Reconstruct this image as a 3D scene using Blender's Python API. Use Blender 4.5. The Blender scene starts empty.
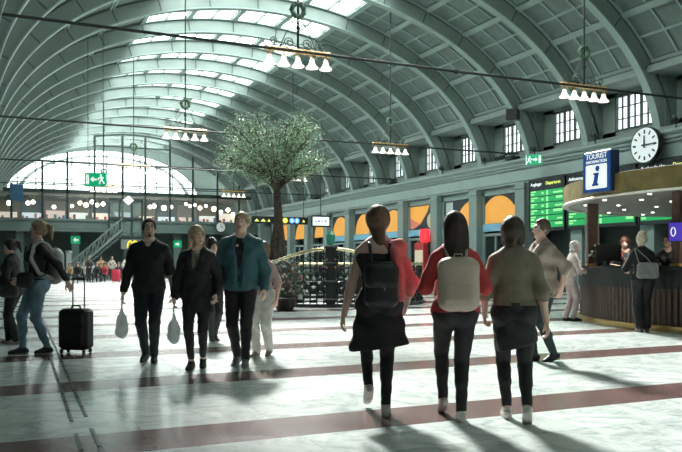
import bpy, math, random
import numpy as np
from mathutils import Vector, Matrix
R = math.radians
random.seed(7)
SC = bpy.context.scene
COL = SC.collection

# ---------------------------------------------------------------- camera, light, exposure
F, CX, CY, CAMH, YAW = 765.0, 341.0, 264.0, 1.2, R(24.5)
cam_d = bpy.data.cameras.new('camera'); cam = bpy.data.objects.new('camera', cam_d); COL.objects.link(cam)
cam.location = (0, 0, CAMH); cam.rotation_euler = (R(90), 0, -YAW)
cam_d.sensor_width = 36; cam_d.lens = 36 * F / 682; cam_d.shift_y = (CY - 226) / 682
cam_d.clip_end = 300; SC.camera = cam
SC.view_settings.view_transform = 'Standard'; SC.view_settings.look = 'None'
SC.view_settings.gamma = 1; SC.view_settings.use_curve_mapping = False
SC.view_settings.exposure = 0.0
E_SKY, E_SKYLIGHT, E_DORMER, E_LUNETTE, E_LAMP = 1.0, 15.0, 1.5, 3.2, 1.1
world = bpy.data.worlds.new('sky'); SC.world = world; world.use_nodes = True
world.node_tree.nodes['Background'].inputs[0].default_value = (.86, .95, 1, 1)
world.node_tree.nodes['Background'].inputs[1].default_value = E_SKY
sun_l = bpy.data.lights.new('sunlight', 'SUN'); sun_l.energy = 54.0; sun_l.angle = R(7); sun_l.color = (1, .99, .95)
sun = bpy.data.objects.new('sunlight', sun_l); COL.objects.link(sun); sun.rotation_euler = Vector((-.25, -.97, -.72)).to_track_quat('-Z', 'Y').to_euler()   # through the crown skylights

def ray(px): a = YAW + math.atan((px - CX) / F); return math.tan(a)
def ground(px, py, z=0.0):
    d = F * (CAMH - z) / (py - CY); lat = (px - CX) / F * d
    return Vector((lat * math.cos(YAW) + d * math.sin(YAW), d * math.cos(YAW) - lat * math.sin(YAW), z))
def depth(X, Y): return X * math.sin(YAW) + Y * math.cos(YAW)

# ---------------------------------------------------------------- materials
MATS = {}
def mat(name, col, rough=.5, metal=0., emit=None, var=.0, scale=6., bump=0., spec=.5, alpha=1., trans=0.):
    if name in MATS: return MATS[name]
    m = bpy.data.materials.new(name); m.use_nodes = True; nt = m.node_tree; b = nt.nodes['Principled BSDF']
    c = (*col, 1)
    b.inputs['Base Color'].default_value = c; b.inputs['Roughness'].default_value = rough
    b.inputs['Metallic'].default_value = metal; b.inputs['Specular IOR Level'].default_value = spec
    b.inputs['Alpha'].default_value = alpha; b.inputs['Transmission Weight'].default_value = trans
    if emit:
        b.inputs['Emission Color'].default_value = (*emit[0], 1); b.inputs['Emission Strength'].default_value = emit[1]
    if var or bump:
        tc = nt.nodes.new('ShaderNodeTexCoord'); n = nt.nodes.new('ShaderNodeTexNoise')
        n.inputs['Scale'].default_value = scale; n.inputs['Detail'].default_value = 4
        nt.links.new(tc.outputs['Object'], n.inputs['Vector'])
        if var:
            r = nt.nodes.new('ShaderNodeValToRGB')
            r.color_ramp.elements[0].position = .3; r.color_ramp.elements[1].position = .7
            r.color_ramp.elements[0].color = tuple(max(0, v * (1 - var)) for v in col) + (1,)
            r.color_ramp.elements[1].color = tuple(min(1, v * (1 + var)) for v in col) + (1,)
            nt.links.new(n.outputs['Fac'], r.inputs['Fac']); nt.links.new(r.outputs['Color'], b.inputs['Base Color'])
        if bump:
            bp = nt.nodes.new('ShaderNodeBump'); bp.inputs['Strength'].default_value = bump; bp.inputs['Distance'].default_value = .02
            nt.links.new(n.outputs['Fac'], bp.inputs['Height']); nt.links.new(bp.outputs['Normal'], b.inputs['Normal'])
    MATS[name] = m; return m

def floor_material():
    m = bpy.data.materials.new('marble floor'); m.use_nodes = True; nt = m.node_tree; b = nt.nodes['Principled BSDF']
    N = nt.nodes.new; L = nt.links.new
    tc = N('ShaderNodeTexCoord'); sep = N('ShaderNodeSeparateXYZ'); L(tc.outputs['Object'], sep.inputs[0])
    def M(op, a, bb, c=None):
        n = N('ShaderNodeMath'); n.operation = op
        for i, v in enumerate((a, bb) if c is None else (a, bb, c)):
            if isinstance(v, (int, float)): n.inputs[i].default_value = v
            else: L(v, n.inputs[i])
        return n.outputs[0]
    y = M('SUBTRACT', sep.outputs[1], 4.98); yy = M('FLOORED_MODULO', y, 2.6)
    stripe = M('LESS_THAN', yy, .64)
    # slabs: joints
    def joint(v, period, w):
        a = M('FLOORED_MODULO', v, period); return M('LESS_THAN', a, w)
    jx = joint(sep.outputs[0], .98, .006); jy = joint(yy, .65, .008); jt = M('MAXIMUM', jx, jy)
    cell = N('ShaderNodeTexWhiteNoise'); cell.noise_dimensions = '2D'
    cb = N('ShaderNodeCombineXYZ'); L(M('FLOOR', M('DIVIDE', sep.outputs[0], .98), 0), cb.inputs[0]); L(M('FLOOR', M('DIVIDE', y, .65), 0), cb.inputs[1])
    L(cb.outputs[0], cell.inputs['Vector'])
    n1 = N('ShaderNodeTexNoise'); n1.inputs['Scale'].default_value = 1.7; n1.inputs['Detail'].default_value = 8; n1.inputs['Roughness'].default_value = .7; n1.inputs['Distortion'].default_value = 2.5
    off = N('ShaderNodeVectorMath'); off.operation = 'ADD'; L(tc.outputs['Object'], off.inputs[0]); L(cell.outputs['Color'], off.inputs[1])
    L(off.outputs[0], n1.inputs['Vector'])
    r1 = N('ShaderNodeValToRGB'); e = r1.color_ramp.elements
    e[0].position = .32; e[0].color = (.30, .37, .34, 1); e[1].position = .56; e[1].color = (.60, .66, .63, 1)
    L(n1.outputs['Fac'], r1.inputs['Fac'])
    r2 = N('ShaderNodeValToRGB'); e = r2.color_ramp.elements
    e[0].position = .3; e[0].color = (.095, .055, .05, 1); e[1].position = .7; e[1].color = (.17, .105, .095, 1)
    L(n1.outputs['Fac'], r2.inputs['Fac'])
    mx = N('ShaderNodeMix'); mx.data_type = 'RGBA'; L(stripe, mx.inputs[0]); L(r1.outputs[0], mx.inputs[6]); L(r2.outputs[0], mx.inputs[7])
    v = M('MULTIPLY_ADD', cell.outputs['Value'], .18, .88)
    mul = N('ShaderNodeMix'); mul.data_type = 'RGBA'; mul.blend_type = 'MULTIPLY'; mul.inputs[0].default_value = 1
    L(mx.outputs[2], mul.inputs[6]); L(v, mul.inputs[7])
    mj = N('ShaderNodeMix'); mj.data_type = 'RGBA'; L(M('MULTIPLY', jt, .45), mj.inputs[0]); L(mul.outputs[2], mj.inputs[6]); mj.inputs[7].default_value = (.12, .14, .13, 1)
    L(mj.outputs[2], b.inputs['Base Color'])
    n2 = N('ShaderNodeTexNoise'); n2.inputs['Scale'].default_value = 1.1; n2.inputs['Detail'].default_value = 6; L(tc.outputs['Object'], n2.inputs['Vector'])
    L(M('MULTIPLY_ADD', n2.outputs['Fac'], .22, .11), b.inputs['Roughness'])
    b.inputs['Specular IOR Level'].default_value = .26
    return m

C_VAULT = (.215, .272, .252)
m_vault = mat('vault plaster', C_VAULT, .55, var=.08, scale=1.2)
m_crown = mat('pale crown panels', (.50, .57, .545), .5, var=.06, scale=1.5)
m_seam = mat('seam and painted shadow', (.075, .105, .10), .6)  # dark joints and frames, plus the shadow line painted on the ribs
m_bar = mat('coffer bars', (.29, .38, .355), .5)
m_panel = mat('coffer panels', (.15, .20, .19), .6, var=.12, scale=3)
m_corn = mat('cornice paint', (.25, .33, .315), .45, var=.06, scale=2)
m_pil = mat('pilaster paint', (.20, .27, .255), .5, var=.06, scale=2)
m_trim = mat('dark trim', (.035, .05, .048), .45)
m_steel = mat('dark steel', (.028, .045, .042), .4, .3)
m_iron = mat('black wrought iron', (.012, .017, .016), .42, .2)
m_brass = mat('brass', (.72, .44, .15), .35, .5)
m_gold = mat('polished brass rail', (.80, .68, .42), .22, .8)
m_skyl = mat('skylight glass', (.9, .95, .93), .3, emit=((.95, 1, .98), E_SKYLIGHT), alpha=.25)
m_dorm = mat('dormer glass', (.9, .95, .93), .3, emit=((.90, .97, 1), E_DORMER))
m_lune = mat('lunette glass', (.9, .95, .93), .3, emit=((.92, 1, 1), E_LUNETTE))
m_shade = mat('opal glass shade', (.9, .86, .78), .3, emit=((1, .93, .84), E_LAMP))
m_globe = mat('warm globe', (.9, .8, .6), .3, emit=((1, .88, .68), 5))
m_spot = mat('downlight lens', (1, .95, .85), .3, emit=((1, .95, .86), 6))
m_black = mat('black plastic', (.012, .014, .014), .4)
m_white = mat('white enamel', (.78, .80, .79), .35)
m_clockface = mat('clock face', (.74, .80, .80), .35, emit=((.85, .93, .95), .25))
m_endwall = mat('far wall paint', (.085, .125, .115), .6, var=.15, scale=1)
m_grey = mat('grey metal', (.32, .35, .34), .35, .4)
m_glass = mat('clear glass', (.9, .95, .93), .03, trans=1.0, alpha=.16)
m_dglass = mat('dark shop glass', (.02, .03, .03), .06, alpha=.75)

# ---------------------------------------------------------------- mesh helpers
def tag(o, label=None, cat=None, group=None, kind=None):
    if label: o['label'] = label
    if cat: o['category'] = cat
    if group: o['group'] = group
    if kind: o['kind'] = kind
    return o
def empty(name, loc, rz=0., label=None, cat=None, group=None):
    o = bpy.data.objects.new(name, None); COL.objects.link(o); o.location = loc; o.rotation_euler = (0, 0, rz)
    o.empty_display_size = .1
    return tag(o, label, cat, group)
def frame_of(d):
    d = Vector(d).normalized(); a = Vector((0, 0, 1)) if abs(d.z) < .9 else Vector((1, 0, 0))
    u = d.cross(a).normalized(); return u, d.cross(u).normalized(), d
class MB:
    def __init__(s): s.v = []; s.f = []; s.mi = []
    def add(s, vs, fs, mi=0):
        n = len(s.v); s.v += [tuple(v) for v in vs]; s.f += [tuple(i + n for i in f) for f in fs]; s.mi += [mi] * len(fs); return s
    def box(s, lo, hi, mi=0):
        x0, y0, z0 = lo; x1, y1, z1 = hi
        return s.add([(x0, y0, z0), (x1, y0, z0), (x1, y1, z0), (x0, y1, z0), (x0, y0, z1), (x1, y0, z1), (x1, y1, z1), (x0, y1, z1)],
                     [(0, 3, 2, 1), (4, 5, 6, 7), (0, 1, 5, 4), (1, 2, 6, 5), (2, 3, 7, 6), (3, 0, 4, 7)], mi)
    def cbox(s, c, d, mi=0): return s.box([c[i] - d[i] / 2 for i in range(3)], [c[i] + d[i] / 2 for i in range(3)], mi)
    def bbox(s, c, d, b=.02, mi=0):                      # box with chamfered edges
        hx, hy, hz = (t / 2 for t in d); ring = [(hx - b, hy), (hx, hy - b), (hx, -hy + b), (hx - b, -hy), (-hx + b, -hy), (-hx, -hy + b), (-hx, hy - b), (-hx + b, hy)][::-1]
        k = [(1 - b / hx if hx > b else .5, -hz), (1, -hz + b), (1, hz - b), (1 - b / hx if hx > b else .5, hz)]
        vs = [(c[0] + x * q, c[1] + y * q, c[2] + z) for q, z in k for x, y in ring]
        fs = [(i * 8 + j, i * 8 + (j + 1) % 8, (i + 1) * 8 + (j + 1) % 8, (i + 1) * 8 + j) for i in range(3) for j in range(8)]
        fs += [tuple(range(7, -1, -1)), tuple(range(24, 32))]
        return s.add(vs, fs, mi)
    def tube(s, pts, r, n=8, mi=0, closed=False):
        pts = [Vector(p) for p in pts]; m = len(pts); rr = r if isinstance(r, (list, tuple)) else [r] * m; vs = []; up = None
        for i, p in enumerate(pts):
            a = pts[(i - 1) % m] if closed or i > 0 else p; b = pts[(i + 1) % m] if closed or i < m - 1 else p
            u, w, d = frame_of(b - a)
            if up is not None:
                u = (up - d * up.dot(d))
                u = u.normalized() if u.length > 1e-6 else frame_of(d)[0]
                w = d.cross(u)
            up = u
            vs += [p + (u * math.cos(2 * math.pi * j / n) + w * math.sin(2 * math.pi * j / n)) * rr[i] for j in range(n)]
        fs = [(i * n + j, i * n + (j + 1) % n, ((i + 1) % m) * n + (j + 1) % n, ((i + 1) % m) * n + j) for i in range(m if closed else m - 1) for j in range(n)]
        if not closed: fs += [tuple(range(n - 1, -1, -1)), tuple((m - 1) * n + j for j in range(n))]
        return s.add(vs, fs, mi)
    def lathe(s, prof, c=(0, 0, 0), n=20, mi=0, a0=0., a1=2 * math.pi):
        full = abs(a1 - a0 - 2 * math.pi) < 1e-6; m = n if full else n + 1; vs = []
        for r, z in prof:
            vs += [(c[0] + r * math.cos(a0 + (a1 - a0) * j / n), c[1] + r * math.sin(a0 + (a1 - a0) * j / n), c[2] + z) for j in range(m)]
        fs = [(i * m + j, i * m + (j + 1) % m, (i + 1) * m + (j + 1) % m, (i + 1) * m + j) for i in range(len(prof) - 1) for j in range(n)]
        return s.add(vs, fs, mi)
    def ball(s, c, r, n=10, mi=0):
        r = r if isinstance(r, (tuple, list)) else (r, r, r); m = max(4, n // 2 + 1)
        vs = [(c[0] + r[0] * math.sin(math.pi * i / m) * math.cos(2 * math.pi * j / n), c[1] + r[1] * math.sin(math.pi * i / m) * math.sin(2 * math.pi * j / n), c[2] + r[2] * math.cos(math.pi * i / m)) for i in range(m + 1) for j in range(n)]
        return s.add(vs, [(i * n + j, (i + 1) * n + j, (i + 1) * n + (j + 1) % n, i * n + (j + 1) % n) for i in range(m) for j in range(n)], mi)
    def prism(s, poly, o, ux, uy, t, mi=0):              # polygon in the plane (ux, uy) at o, extruded by vector t
        o, ux, uy, t = Vector(o), Vector(ux), Vector(uy), Vector(t); n = len(poly)
        vs = [o + ux * a + uy * b for a, b in poly]; vs += [v + t for v in vs]
        fs = [tuple(range(n - 1, -1, -1)), tuple(range(n, 2 * n))] + [(i, (i + 1) % n, (i + 1) % n + n, i + n) for i in range(n)]
        return s.add(vs, fs, mi)
    def build(s, name, m, parent=None, smooth=False, loc=None):
        me = bpy.data.meshes.new(name); me.from_pydata([Vector(v) - Vector(loc) for v in s.v] if loc is not None else s.v, [], s.f); me.validate()
        for x in (m if isinstance(m, (list, tuple)) else [m]): me.materials.append(x)
        if any(s.mi) and len(me.polygons) == len(s.mi): me.polygons.foreach_set('material_index', s.mi)
        if smooth:
            me.polygons.foreach_set('use_smooth', [True] * len(me.polygons))
            try: me.set_sharp_from_angle(angle=R(40))
            except Exception: pass
        me.update()
        o = bpy.data.objects.new(name, me); COL.objects.link(o)
        if loc is not None: o.location = loc
        if parent is not None: o.parent = parent
        return o
def struct(name, mb, m, parent=None, smooth=False):
    o = mb.build(name, m, parent, smooth)
    if parent is None: o['kind'] = 'structure'
    return o
def kids(o): return [c for c in COL.objects if c.parent == o]
def copy_tree(o, ch=None):
    ch = ch or {}
    c = o.copy(); COL.objects.link(c)
    for a in o.children:
        k = a.copy(); COL.objects.link(k); k.parent = c
        for b in a.children:
            q = b.copy(); COL.objects.link(q); q.parent = k
    return c
def text(name, body, size, m, parent, loc, rot, align='CENTER', extrude=.004):
    cu = bpy.data.curves.new(name, 'FONT'); cu.body = body; cu.size = size; cu.align_x = align; cu.align_y = 'CENTER'; cu.extrude = extrude
    cu.materials.append(m)
    t = bpy.data.objects.new(name, cu); COL.objects.link(t)
    dg = bpy.context.evaluated_depsgraph_get(); me = bpy.data.meshes.new_from_object(t.evaluated_get(dg)); bpy.data.objects.remove(t); me.name = name
    o = bpy.data.objects.new(name, me); COL.objects.link(o); o.location = loc; o.rotation_euler = rot; o.parent = parent; return o
# ================================================================ the hall
XC, VA, ZB, VB = 11.05, 11.05, 5.2, 7.0          # vault soffit: half ellipse across the nave
RIB0, BAY, RW, DEP = 27.8, 3.7, .24, .6; PIL0 = 28.1
YEND, YSCR, YBACK = 75.0, 66.5, -3.5
def ell(t, off=0.):
    c, s = math.cos(t), math.sin(t); nx, nz = c / VA, s / VB; l = math.hypot(nx, nz)
    return XC + VA * c + off * nx / l, ZB + VB * s + off * nz / l
TS = [i * math.pi / 2000 for i in range(2001)]
ARC = [0.]
for i in range(2000):
    a, b = ell(TS[i]), ell(TS[i + 1]); ARC.append(ARC[-1] + math.hypot(a[0] - b[0], a[1] - b[1]))
def t_at_arc(s): return float(np.interp(s, ARC, TS))
def arc_at_t(t): return float(np.interp(t, TS, ARC))
def t_at_x(x): return math.acos(max(-1, min(1, (x - XC) / VA)))
T_R = math.asin((6.0 - ZB) / VB); T8 = math.asin((8.1 - ZB) / VB)
def curved(mb, t0, t1, y0, y1, o0, o1, n=6, mi=0, ends=True):
    vs = []
    for i in range(n + 1):
        t = t0 + (t1 - t0) * i / n; a, b = ell(t, o0), ell(t, o1)
        vs += [(a[0], y0, a[1]), (a[0], y1, a[1]), (b[0], y1, b[1]), (b[0], y0, b[1])]
    fs = [(i * 4 + j, i * 4 + (j + 1) % 4, (i + 1) * 4 + (j + 1) % 4, (i + 1) * 4 + j) for i in range(n) for j in range(4)]
    if ends: fs += [(3, 2, 1, 0), (n * 4, n * 4 + 1, n * 4 + 2, n * 4 + 3)]
    mb.add(vs, fs, mi)

# floor, walls
fl = MB(); fl.add([(-6, YBACK, 0), (24, YBACK, 0), (24, YEND, 0), (-6, YEND, 0)], [(0, 1, 2, 3)])
struct('floor', fl, floor_material())
w = MB(); w.box((-5.3, YBACK, 0), (-5, YEND, 5.0)); w.box((-5.3, YBACK, 5.0), (-.1, YEND, 5.25)); struct('wall_left', w, m_pil)
w = MB()
w.box((22.6, YBACK, 0), (22.9, YEND, 4.9)); w.box((22.3, YBACK, 4.86), (24.2, YEND, 6.02))
struct('wall_right', w, m_trim)
w = MB(); w.box((-5.3, YBACK - .3, 0), (23, YBACK, 13.6)); struct('wall_back', w, m_vault)
prof = [(22.6, 4.86), (21.80, 4.86), (21.80, 4.94), (21.74, 4.96), (21.74, 5.45), (21.68, 5.47), (21.62, 5.52), (21.62, 5.58), (21.52, 5.62), (21.50, 5.70), (21.42, 5.74), (21.36, 5.80), (21.36, 5.86), (21.42, 5.90), (21.60, 5.93), (21.95, 6.02), (22.6, 6.04)]
w = MB(); w.prism(prof, (0, YBACK, 0), (1, 0, 0), (0, 0, 1), (0, YSCR + 4 - YBACK, 0)); struct('trim_1', w, m_corn)
ntr = 2
for k in range(-8, 11):
    y = PIL0 + BAY * k; w = MB(); w.box((21.66, y - .33, 0), (22.6, y + .33, 4.86)); w.box((21.60, y - .38, 0), (22.6, y + .38, .5)); w.box((21.61, y - .37, 4.6), (22.6, y + .37, 4.72))
    struct('trim_%d' % ntr, w, m_pil); ntr += 1

# deep arched ribs of the vault: near face at Y = RIB0 + BAY * k
s_r, s_l = arc_at_t(t_at_x(14.6)), arc_at_t(t_at_x(6.3)); nwin = 1
cuts = [s_r + (s_l - s_r) * i / 4 for i in range(5)]
s8 = arc_at_t(T8); nR = 4; right = [s8 + (s_r - s8) * i / nR for i in range(nR)]
send = ARC[-1] - .1; left = [s_l + (send - s_l) * i / 5 for i in range(1, 6)]
BREAKS = [(a, b, kind) for seq, kind in ((right + [s_r], 'R'), (cuts, 'S'), ([s_l] + left, 'L')) for a, b in zip(seq[:-1], seq[1:])]
for k in range(-8, 13):
    y = RIB0 + BAY * k; w = MB(); n = 96
    sec = [(0, 1.3), (0, .0), (-.04, .0), (-.04, -.05), (RW + .04, -.05), (RW + .04, 0), (RW, 0), (RW, 1.3)]
    m = len(sec); tb = [T_R - .03 + (math.pi - T_R + .03) * i / n for i in range(n + 1)]
    vs = [(ell(t, q)[0], y + dy, ell(t, q)[1]) for t in tb for dy, o in sec for q in (min(o, 1.3 if t < T8 + .2 else .76),)]
    fs = [(i * m + j, i * m + j + 1, (i + 1) * m + j + 1, (i + 1) * m + j) for i in range(n) for j in range(m - 1)]
    w.add(vs, fs)
    w.mi = [1 if j in (2, 3, 4) else 0 for i in range(n) for j in range(m - 1)]
    # painted shadow strip where face meets the coffers, radial joints on the face
    curved(w, T_R, math.pi, y - .05, y, DEP - .09, DEP - .02, 90, 2)
    for a, b, kind in BREAKS:
        t = t_at_arc(a); curved(w, t - .0022, t + .0022, y - .018, y, .0, DEP - .08, 1, 2)
    o = struct('trim_%d' % ntr, w, [m_vault, m_bar, m_seam]); ntr += 1

# coffered bays with skylights in the crown, dormer windows above the cornice
for k in range(-8, 12):
    y0 = RIB0 + BAY * k + RW; y1 = y0 + BAY - RW; ym = (y0 + y1) / 2
    c = MB()
    for a, b, kind in BREAKS:
        ta, tb_ = t_at_arc(a), t_at_arc(b); ts = lambda f: t_at_arc(a + (b - a) * f)
        sky = kind == 'S' and k > -5; D = DEP
        if kind == 'L':
            curved(c, ta, ts(.04), y0, y1, D - .1, D, 1); curved(c, ts(.93), ts(.97), y0, y1, D - .1, D, 1)
            curved(c, ta, tb_, y0, y1, D, D + .1, 5, 2)
            continue
        curved(c, ta, ts(.06), y0, y1, D - .08, D + .1, 1); curved(c, ts(.94), tb_, y0, y1, D - .08, D + .1, 1)   # purlins
        curved(c, ts(.055), ts(.07), y0, y1, D - .02, D + .1, 1, 3)
        curved(c, ts(.07), ts(.94), y0, y0 + .16, D - .06, D + .1, 4); curved(c, ts(.07), ts(.94), y1 - .16, y1, D - .06, D + .1, 4)
        curved(c, ts(.48), ts(.52), y0 + .16, y1 - .16, D - .05, D + .06, 1)
        for f in (1 / 3, 2 / 3):
            yy = y0 + .16 + (y1 - y0 - .32) * f; curved(c, ts(.07), ts(.94), yy - .04, yy + .04, D - .05, D + .06, 4)
        if not sky:
            curved(c, ts(.07), ts(.94), y0 + .16, y1 - .16, D + .02, D + .1, 4, 1)
        else:
            g = MB(); curved(g, ts(.07), ts(.94), y0 + .16, y1 - .16, D + .03, D + .07, 3)
            struct('window_%d' % nwin, g, m_skyl); nwin += 1
    # dormer niche
    xv8 = ell(T8, DEP)[0]; XW = 22.75; Y0, Y1, Z0, Z1 = ym - .98, ym + .98, 6.5, 7.9
    c.box((xv8 - .25, y0, 8.05), (XW + .6, y1, 8.3), 2); c.box((21.95, y0, 6.0), (XW + .2, y1, 6.14), 2)
    for p, q in (((y0, 6.1), (y1, Z0)), ((y0, Z1), (y1, 8.1)), ((y0, 6.1), (Y0, 8.1)), ((Y1, 6.1), (y1, 8.1))):
        c.box((XW, p[0], p[1]), (XW + .25, q[0], q[1]), 2)
    c.box((22.2, y0 - .02, 6.0), (XW + .2, y0 + .05, 8.1), 2); c.box((22.2, y1 - .05, 6.0), (XW + .2, y1 + .02, 8.1), 2)
    struct('ceiling', c, [m_bar, m_panel, m_vault, m_seam])
    fr = MB()
    fr.box((XW - .04, Y0, Z0), (XW + .1, Y0 + .06, Z1)); fr.box((XW - .04, Y1 - .06, Z0), (XW + .1, Y1, Z1)); fr.box((XW - .04, Y0, Z0), (XW + .1, Y1, Z0 + .06)); fr.box((XW - .04, Y0, Z1 - .06), (XW + .1, Y1, Z1))
    for i in range(1, 6):
        yy = Y0 + (Y1 - Y0) * i / 6; h = .05 if i % 2 == 0 else .016; fr.box((XW, yy - h, Z0), (XW + .08, yy + h, Z1))
    for i in (1, 2):
        zz = Z0 + (Z1 - Z0) * i / 3; fr.box((XW + .01, Y0, zz - .018), (XW + .07, Y1, zz + .018))
    f = struct('window_%d' % nwin, fr, m_seam); nwin += 1
    g = MB(); g.box((XW + .10, Y0, Z0), (XW + .12, Y1, Z1)); g.build('pane', m_dorm, f)
# shell above and outside the vault
sh = MB()
for lo, hi in ((0, .33), (.67, 1)): sh.add([(ell(t, 3.2)[0], y, ell(t, 3.2)[1]) for y in (YBACK, YEND) for t in [math.pi * (lo + (hi - lo) * i / 16) for i in range(17)]], [(i, i + 1, i + 18, i + 17) for i in range(16)])
struct('roof', sh, m_panel)

# tie rods across the nave with iron brackets on the cornice
TIES = [16.9, 28.6, 40.2, 51.8]
m_rod = mat('tie rod', (.022, .032, .030), .75, 0)
for y in TIES:
    w = MB(); w.tube([(-.1, y, 6.25), (11, y, 6.22), (22, y, 6.25)], .035, 8)
    w.tube([(10.95, y, 6.22), (11.05, y, 6.22)], .06, 8)
    w.box((21.4, y - .25, 5.95), (21.9, y + .25, 6.12)); w.tube([(21.3, y - .7, 6.0), (21.45, y, 6.3), (21.3, y + .7, 6.0)], .04, 6)
    for q in (-1, 1):
        w.tube([(21.35 , y + q * .35 + .16 * math.cos(a), 6.14 + .14 * math.sin(a)) for a in [i * .7 for i in range(9)]], .025, 6)
    struct('trim_%d' % ntr, w, m_rod); ntr += 1

# ---------------------------------------------------------------- the end of the hall
w = MB(); n = 48; LX, LA, LZ, LB = 9.8, 8.7, 7.5, 4.35
for i in range(n):
    a, b = math.pi * i / n, math.pi * (i + 1) / n
    po = [ell(a, .9), ell(b, .9)]
    pi_ = [(LX + LA * math.cos(q), LZ + LB * math.sin(q)) for q in (a, b)]
    for yy in (YEND - .3,):
        w.add([(po[0][0], yy, max(po[0][1], LZ if i in () else po[0][1])), (po[1][0], yy, po[1][1]), (pi_[1][0], yy, pi_[1][1]), (pi_[0][0], yy, pi_[0][1])], [(0, 1, 2, 3)])
    w.add([(pi_[0][0], YEND - .3, pi_[0][1]), (pi_[1][0], YEND - .3, pi_[1][1]), (pi_[1][0], YEND, pi_[1][1]), (pi_[0][0], YEND, pi_[0][1])], [(0, 1, 2, 3)])
w.add([(-5, YEND - .3, 0), (24, YEND - .3, 0), (24, YEND - .3, 5.2), (LX + LA, YEND - .3, LZ), (LX - LA, YEND - .3, LZ), (-5, YEND - .3, 5.2)], [(0, 1, 2, 3, 4, 5)])
struct('wall_end', w, m_vault)
g = MB(); g.add([(LX, YEND - .05, LZ)] + [(LX + LA * math.cos(math.pi * i / 32), YEND - .05, LZ + LB * math.sin(math.pi * i / 32)) for i in range(33)], [(0, i, i + 1) for i in range(1, 33)])
fr = MB()
for i in range(-5, 6):
    x = LX + 1.55 * i; zt = LZ + LB * math.sqrt(max(0, 1 - ((x - LX) / LA) ** 2)); fr.box((x - .06, YEND - .2, LZ), (x + .06, YEND - .1, zt))
fr.box((LX - LA, YEND - .2, LZ), (LX + LA, YEND - .1, LZ + .15))
for q in range(40):
    a0, a1 = math.pi * q / 40, math.pi * (q + 1) / 40
    fr.add([(LX + LA * f * math.cos(a), YEND - .2, LZ + (LB * f) * math.sin(a)) for a, f in ((a0, .86), (a1, .86), (a1, .90), (a0, .90))], [(0, 1, 2, 3)])
for zz in (9.0, 10.4):
    hw = LA * math.sqrt(1 - ((zz - LZ) / LB) ** 2); fr.box((LX - hw, YEND - .2, zz - .05), (LX + hw, YEND - .1, zz + .05))
f = struct('window_%d' % nwin, fr, mat('pale window bars', (.55, .6, .6), .5)); nwin += 1
g.build('pane', m_lune, f)

# glazed screen between the hall and its end
fr = MB(); MX = [-.1, 1.38, 3.68, 5.6, 7.75, 10.0, 11.9, 14.0, 16.0, 18.2, 20.2]
def vz(x, off=0.): return ZB + VB * math.sqrt(max(0, 1 - ((x - XC) / VA) ** 2)) - off
for x in MX:
    top = vz(x) - (.0 if 7 < x < 15 else .9); r = .085
    fr.box((x - r, YSCR - .08, 4.0), (x + r, YSCR + .08, min(top, 12.0)))
for z, t in ((7.15, .16), (7.8, .045), (9.6, .06)):
    hw = VA * math.sqrt(max(0, 1 - ((z + .6 - ZB) / VB) ** 2)); fr.box((XC - hw, YSCR - .08, z - t), (XC + hw, YSCR + .08, z + t))
fr.box((7.7, YSCR - .1, 11.0), (14.05, YSCR + .1, 11.12))
for i in range(16):
    x0 = 7.7 + 6.35 * i / 16; x1 = 7.7 + 6.35 * (i + 1) / 16; z0, z1 = (11.75 + .3 * math.sin(math.pi * q / 16) for q in (i, i + 1))
    fr.add([(x0, YSCR - .1, z0), (x1, YSCR - .1, z1), (x1, YSCR - .1, z1 + .16), (x0, YSCR - .1, z0 + .16)], [(0, 1, 2, 3)])
f = struct('window_%d' % nwin, fr, m_steel); nwin += 1
g = MB(); g.add([(x, YSCR, z) for x, z in [(0.2, 4.9)] + [(ell(math.pi - math.pi * i / 24)[0], max(4.9, ell(math.pi * i / 24)[1])) for i in range(1, 24)] + [(21.9, 4.9)]], [tuple(range(25))])
g.build('pane', mat('screen glass', (.8, .9, .88), .05, alpha=.10), f)

# mezzanine: slab and parapet, wall of shops behind, wall below
w = MB(); w.box((-5, YSCR - .2, 3.85), (22.6, YSCR + .15, 4.9)); w.box((-5, YSCR - .35, 4.72), (22.6, YSCR + .2, 4.9)); w.box((-5, YSCR - .3, 3.85), (22.6, YSCR + .2, 4.0)); w.box((-5, YSCR, 3.9), (22.6, 74.6, 4.2))
for i in range(34):
    x = -.2 + .66 * i; w.box((x, YSCR - .24, 4.12), (x + .5, YSCR - .2, 4.62))
struct('mezzanine_parapet', w, mat('parapet paint', (.115, .165, .155), .5, var=.1, scale=1))
w = MB(); w.box((-5, 74.0, 4.2), (22.6, 74.3, 7.5)); w.box((-5, 72, 7.2), (22.6, 74.3, 7.5)); struct('wall_mezzanine', w, mat('mezzanine wall', (.16, .15, .13), .6, var=.3, scale=1))
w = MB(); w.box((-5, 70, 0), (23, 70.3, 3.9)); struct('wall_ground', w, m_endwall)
for x in (2.0, 6.3, 10.5, 14.8, 19.2):
    w = MB(); w.box((x - .3, 67.2, 0), (x + .3, 67.8, 3.9)); w.box((x - .38, 67.1, 0), (x + .38, 67.9, .4)); struct('trim_%d' % ntr, w, mat('end pillar', (.12, .165, .155), .5)); ntr += 1
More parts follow.
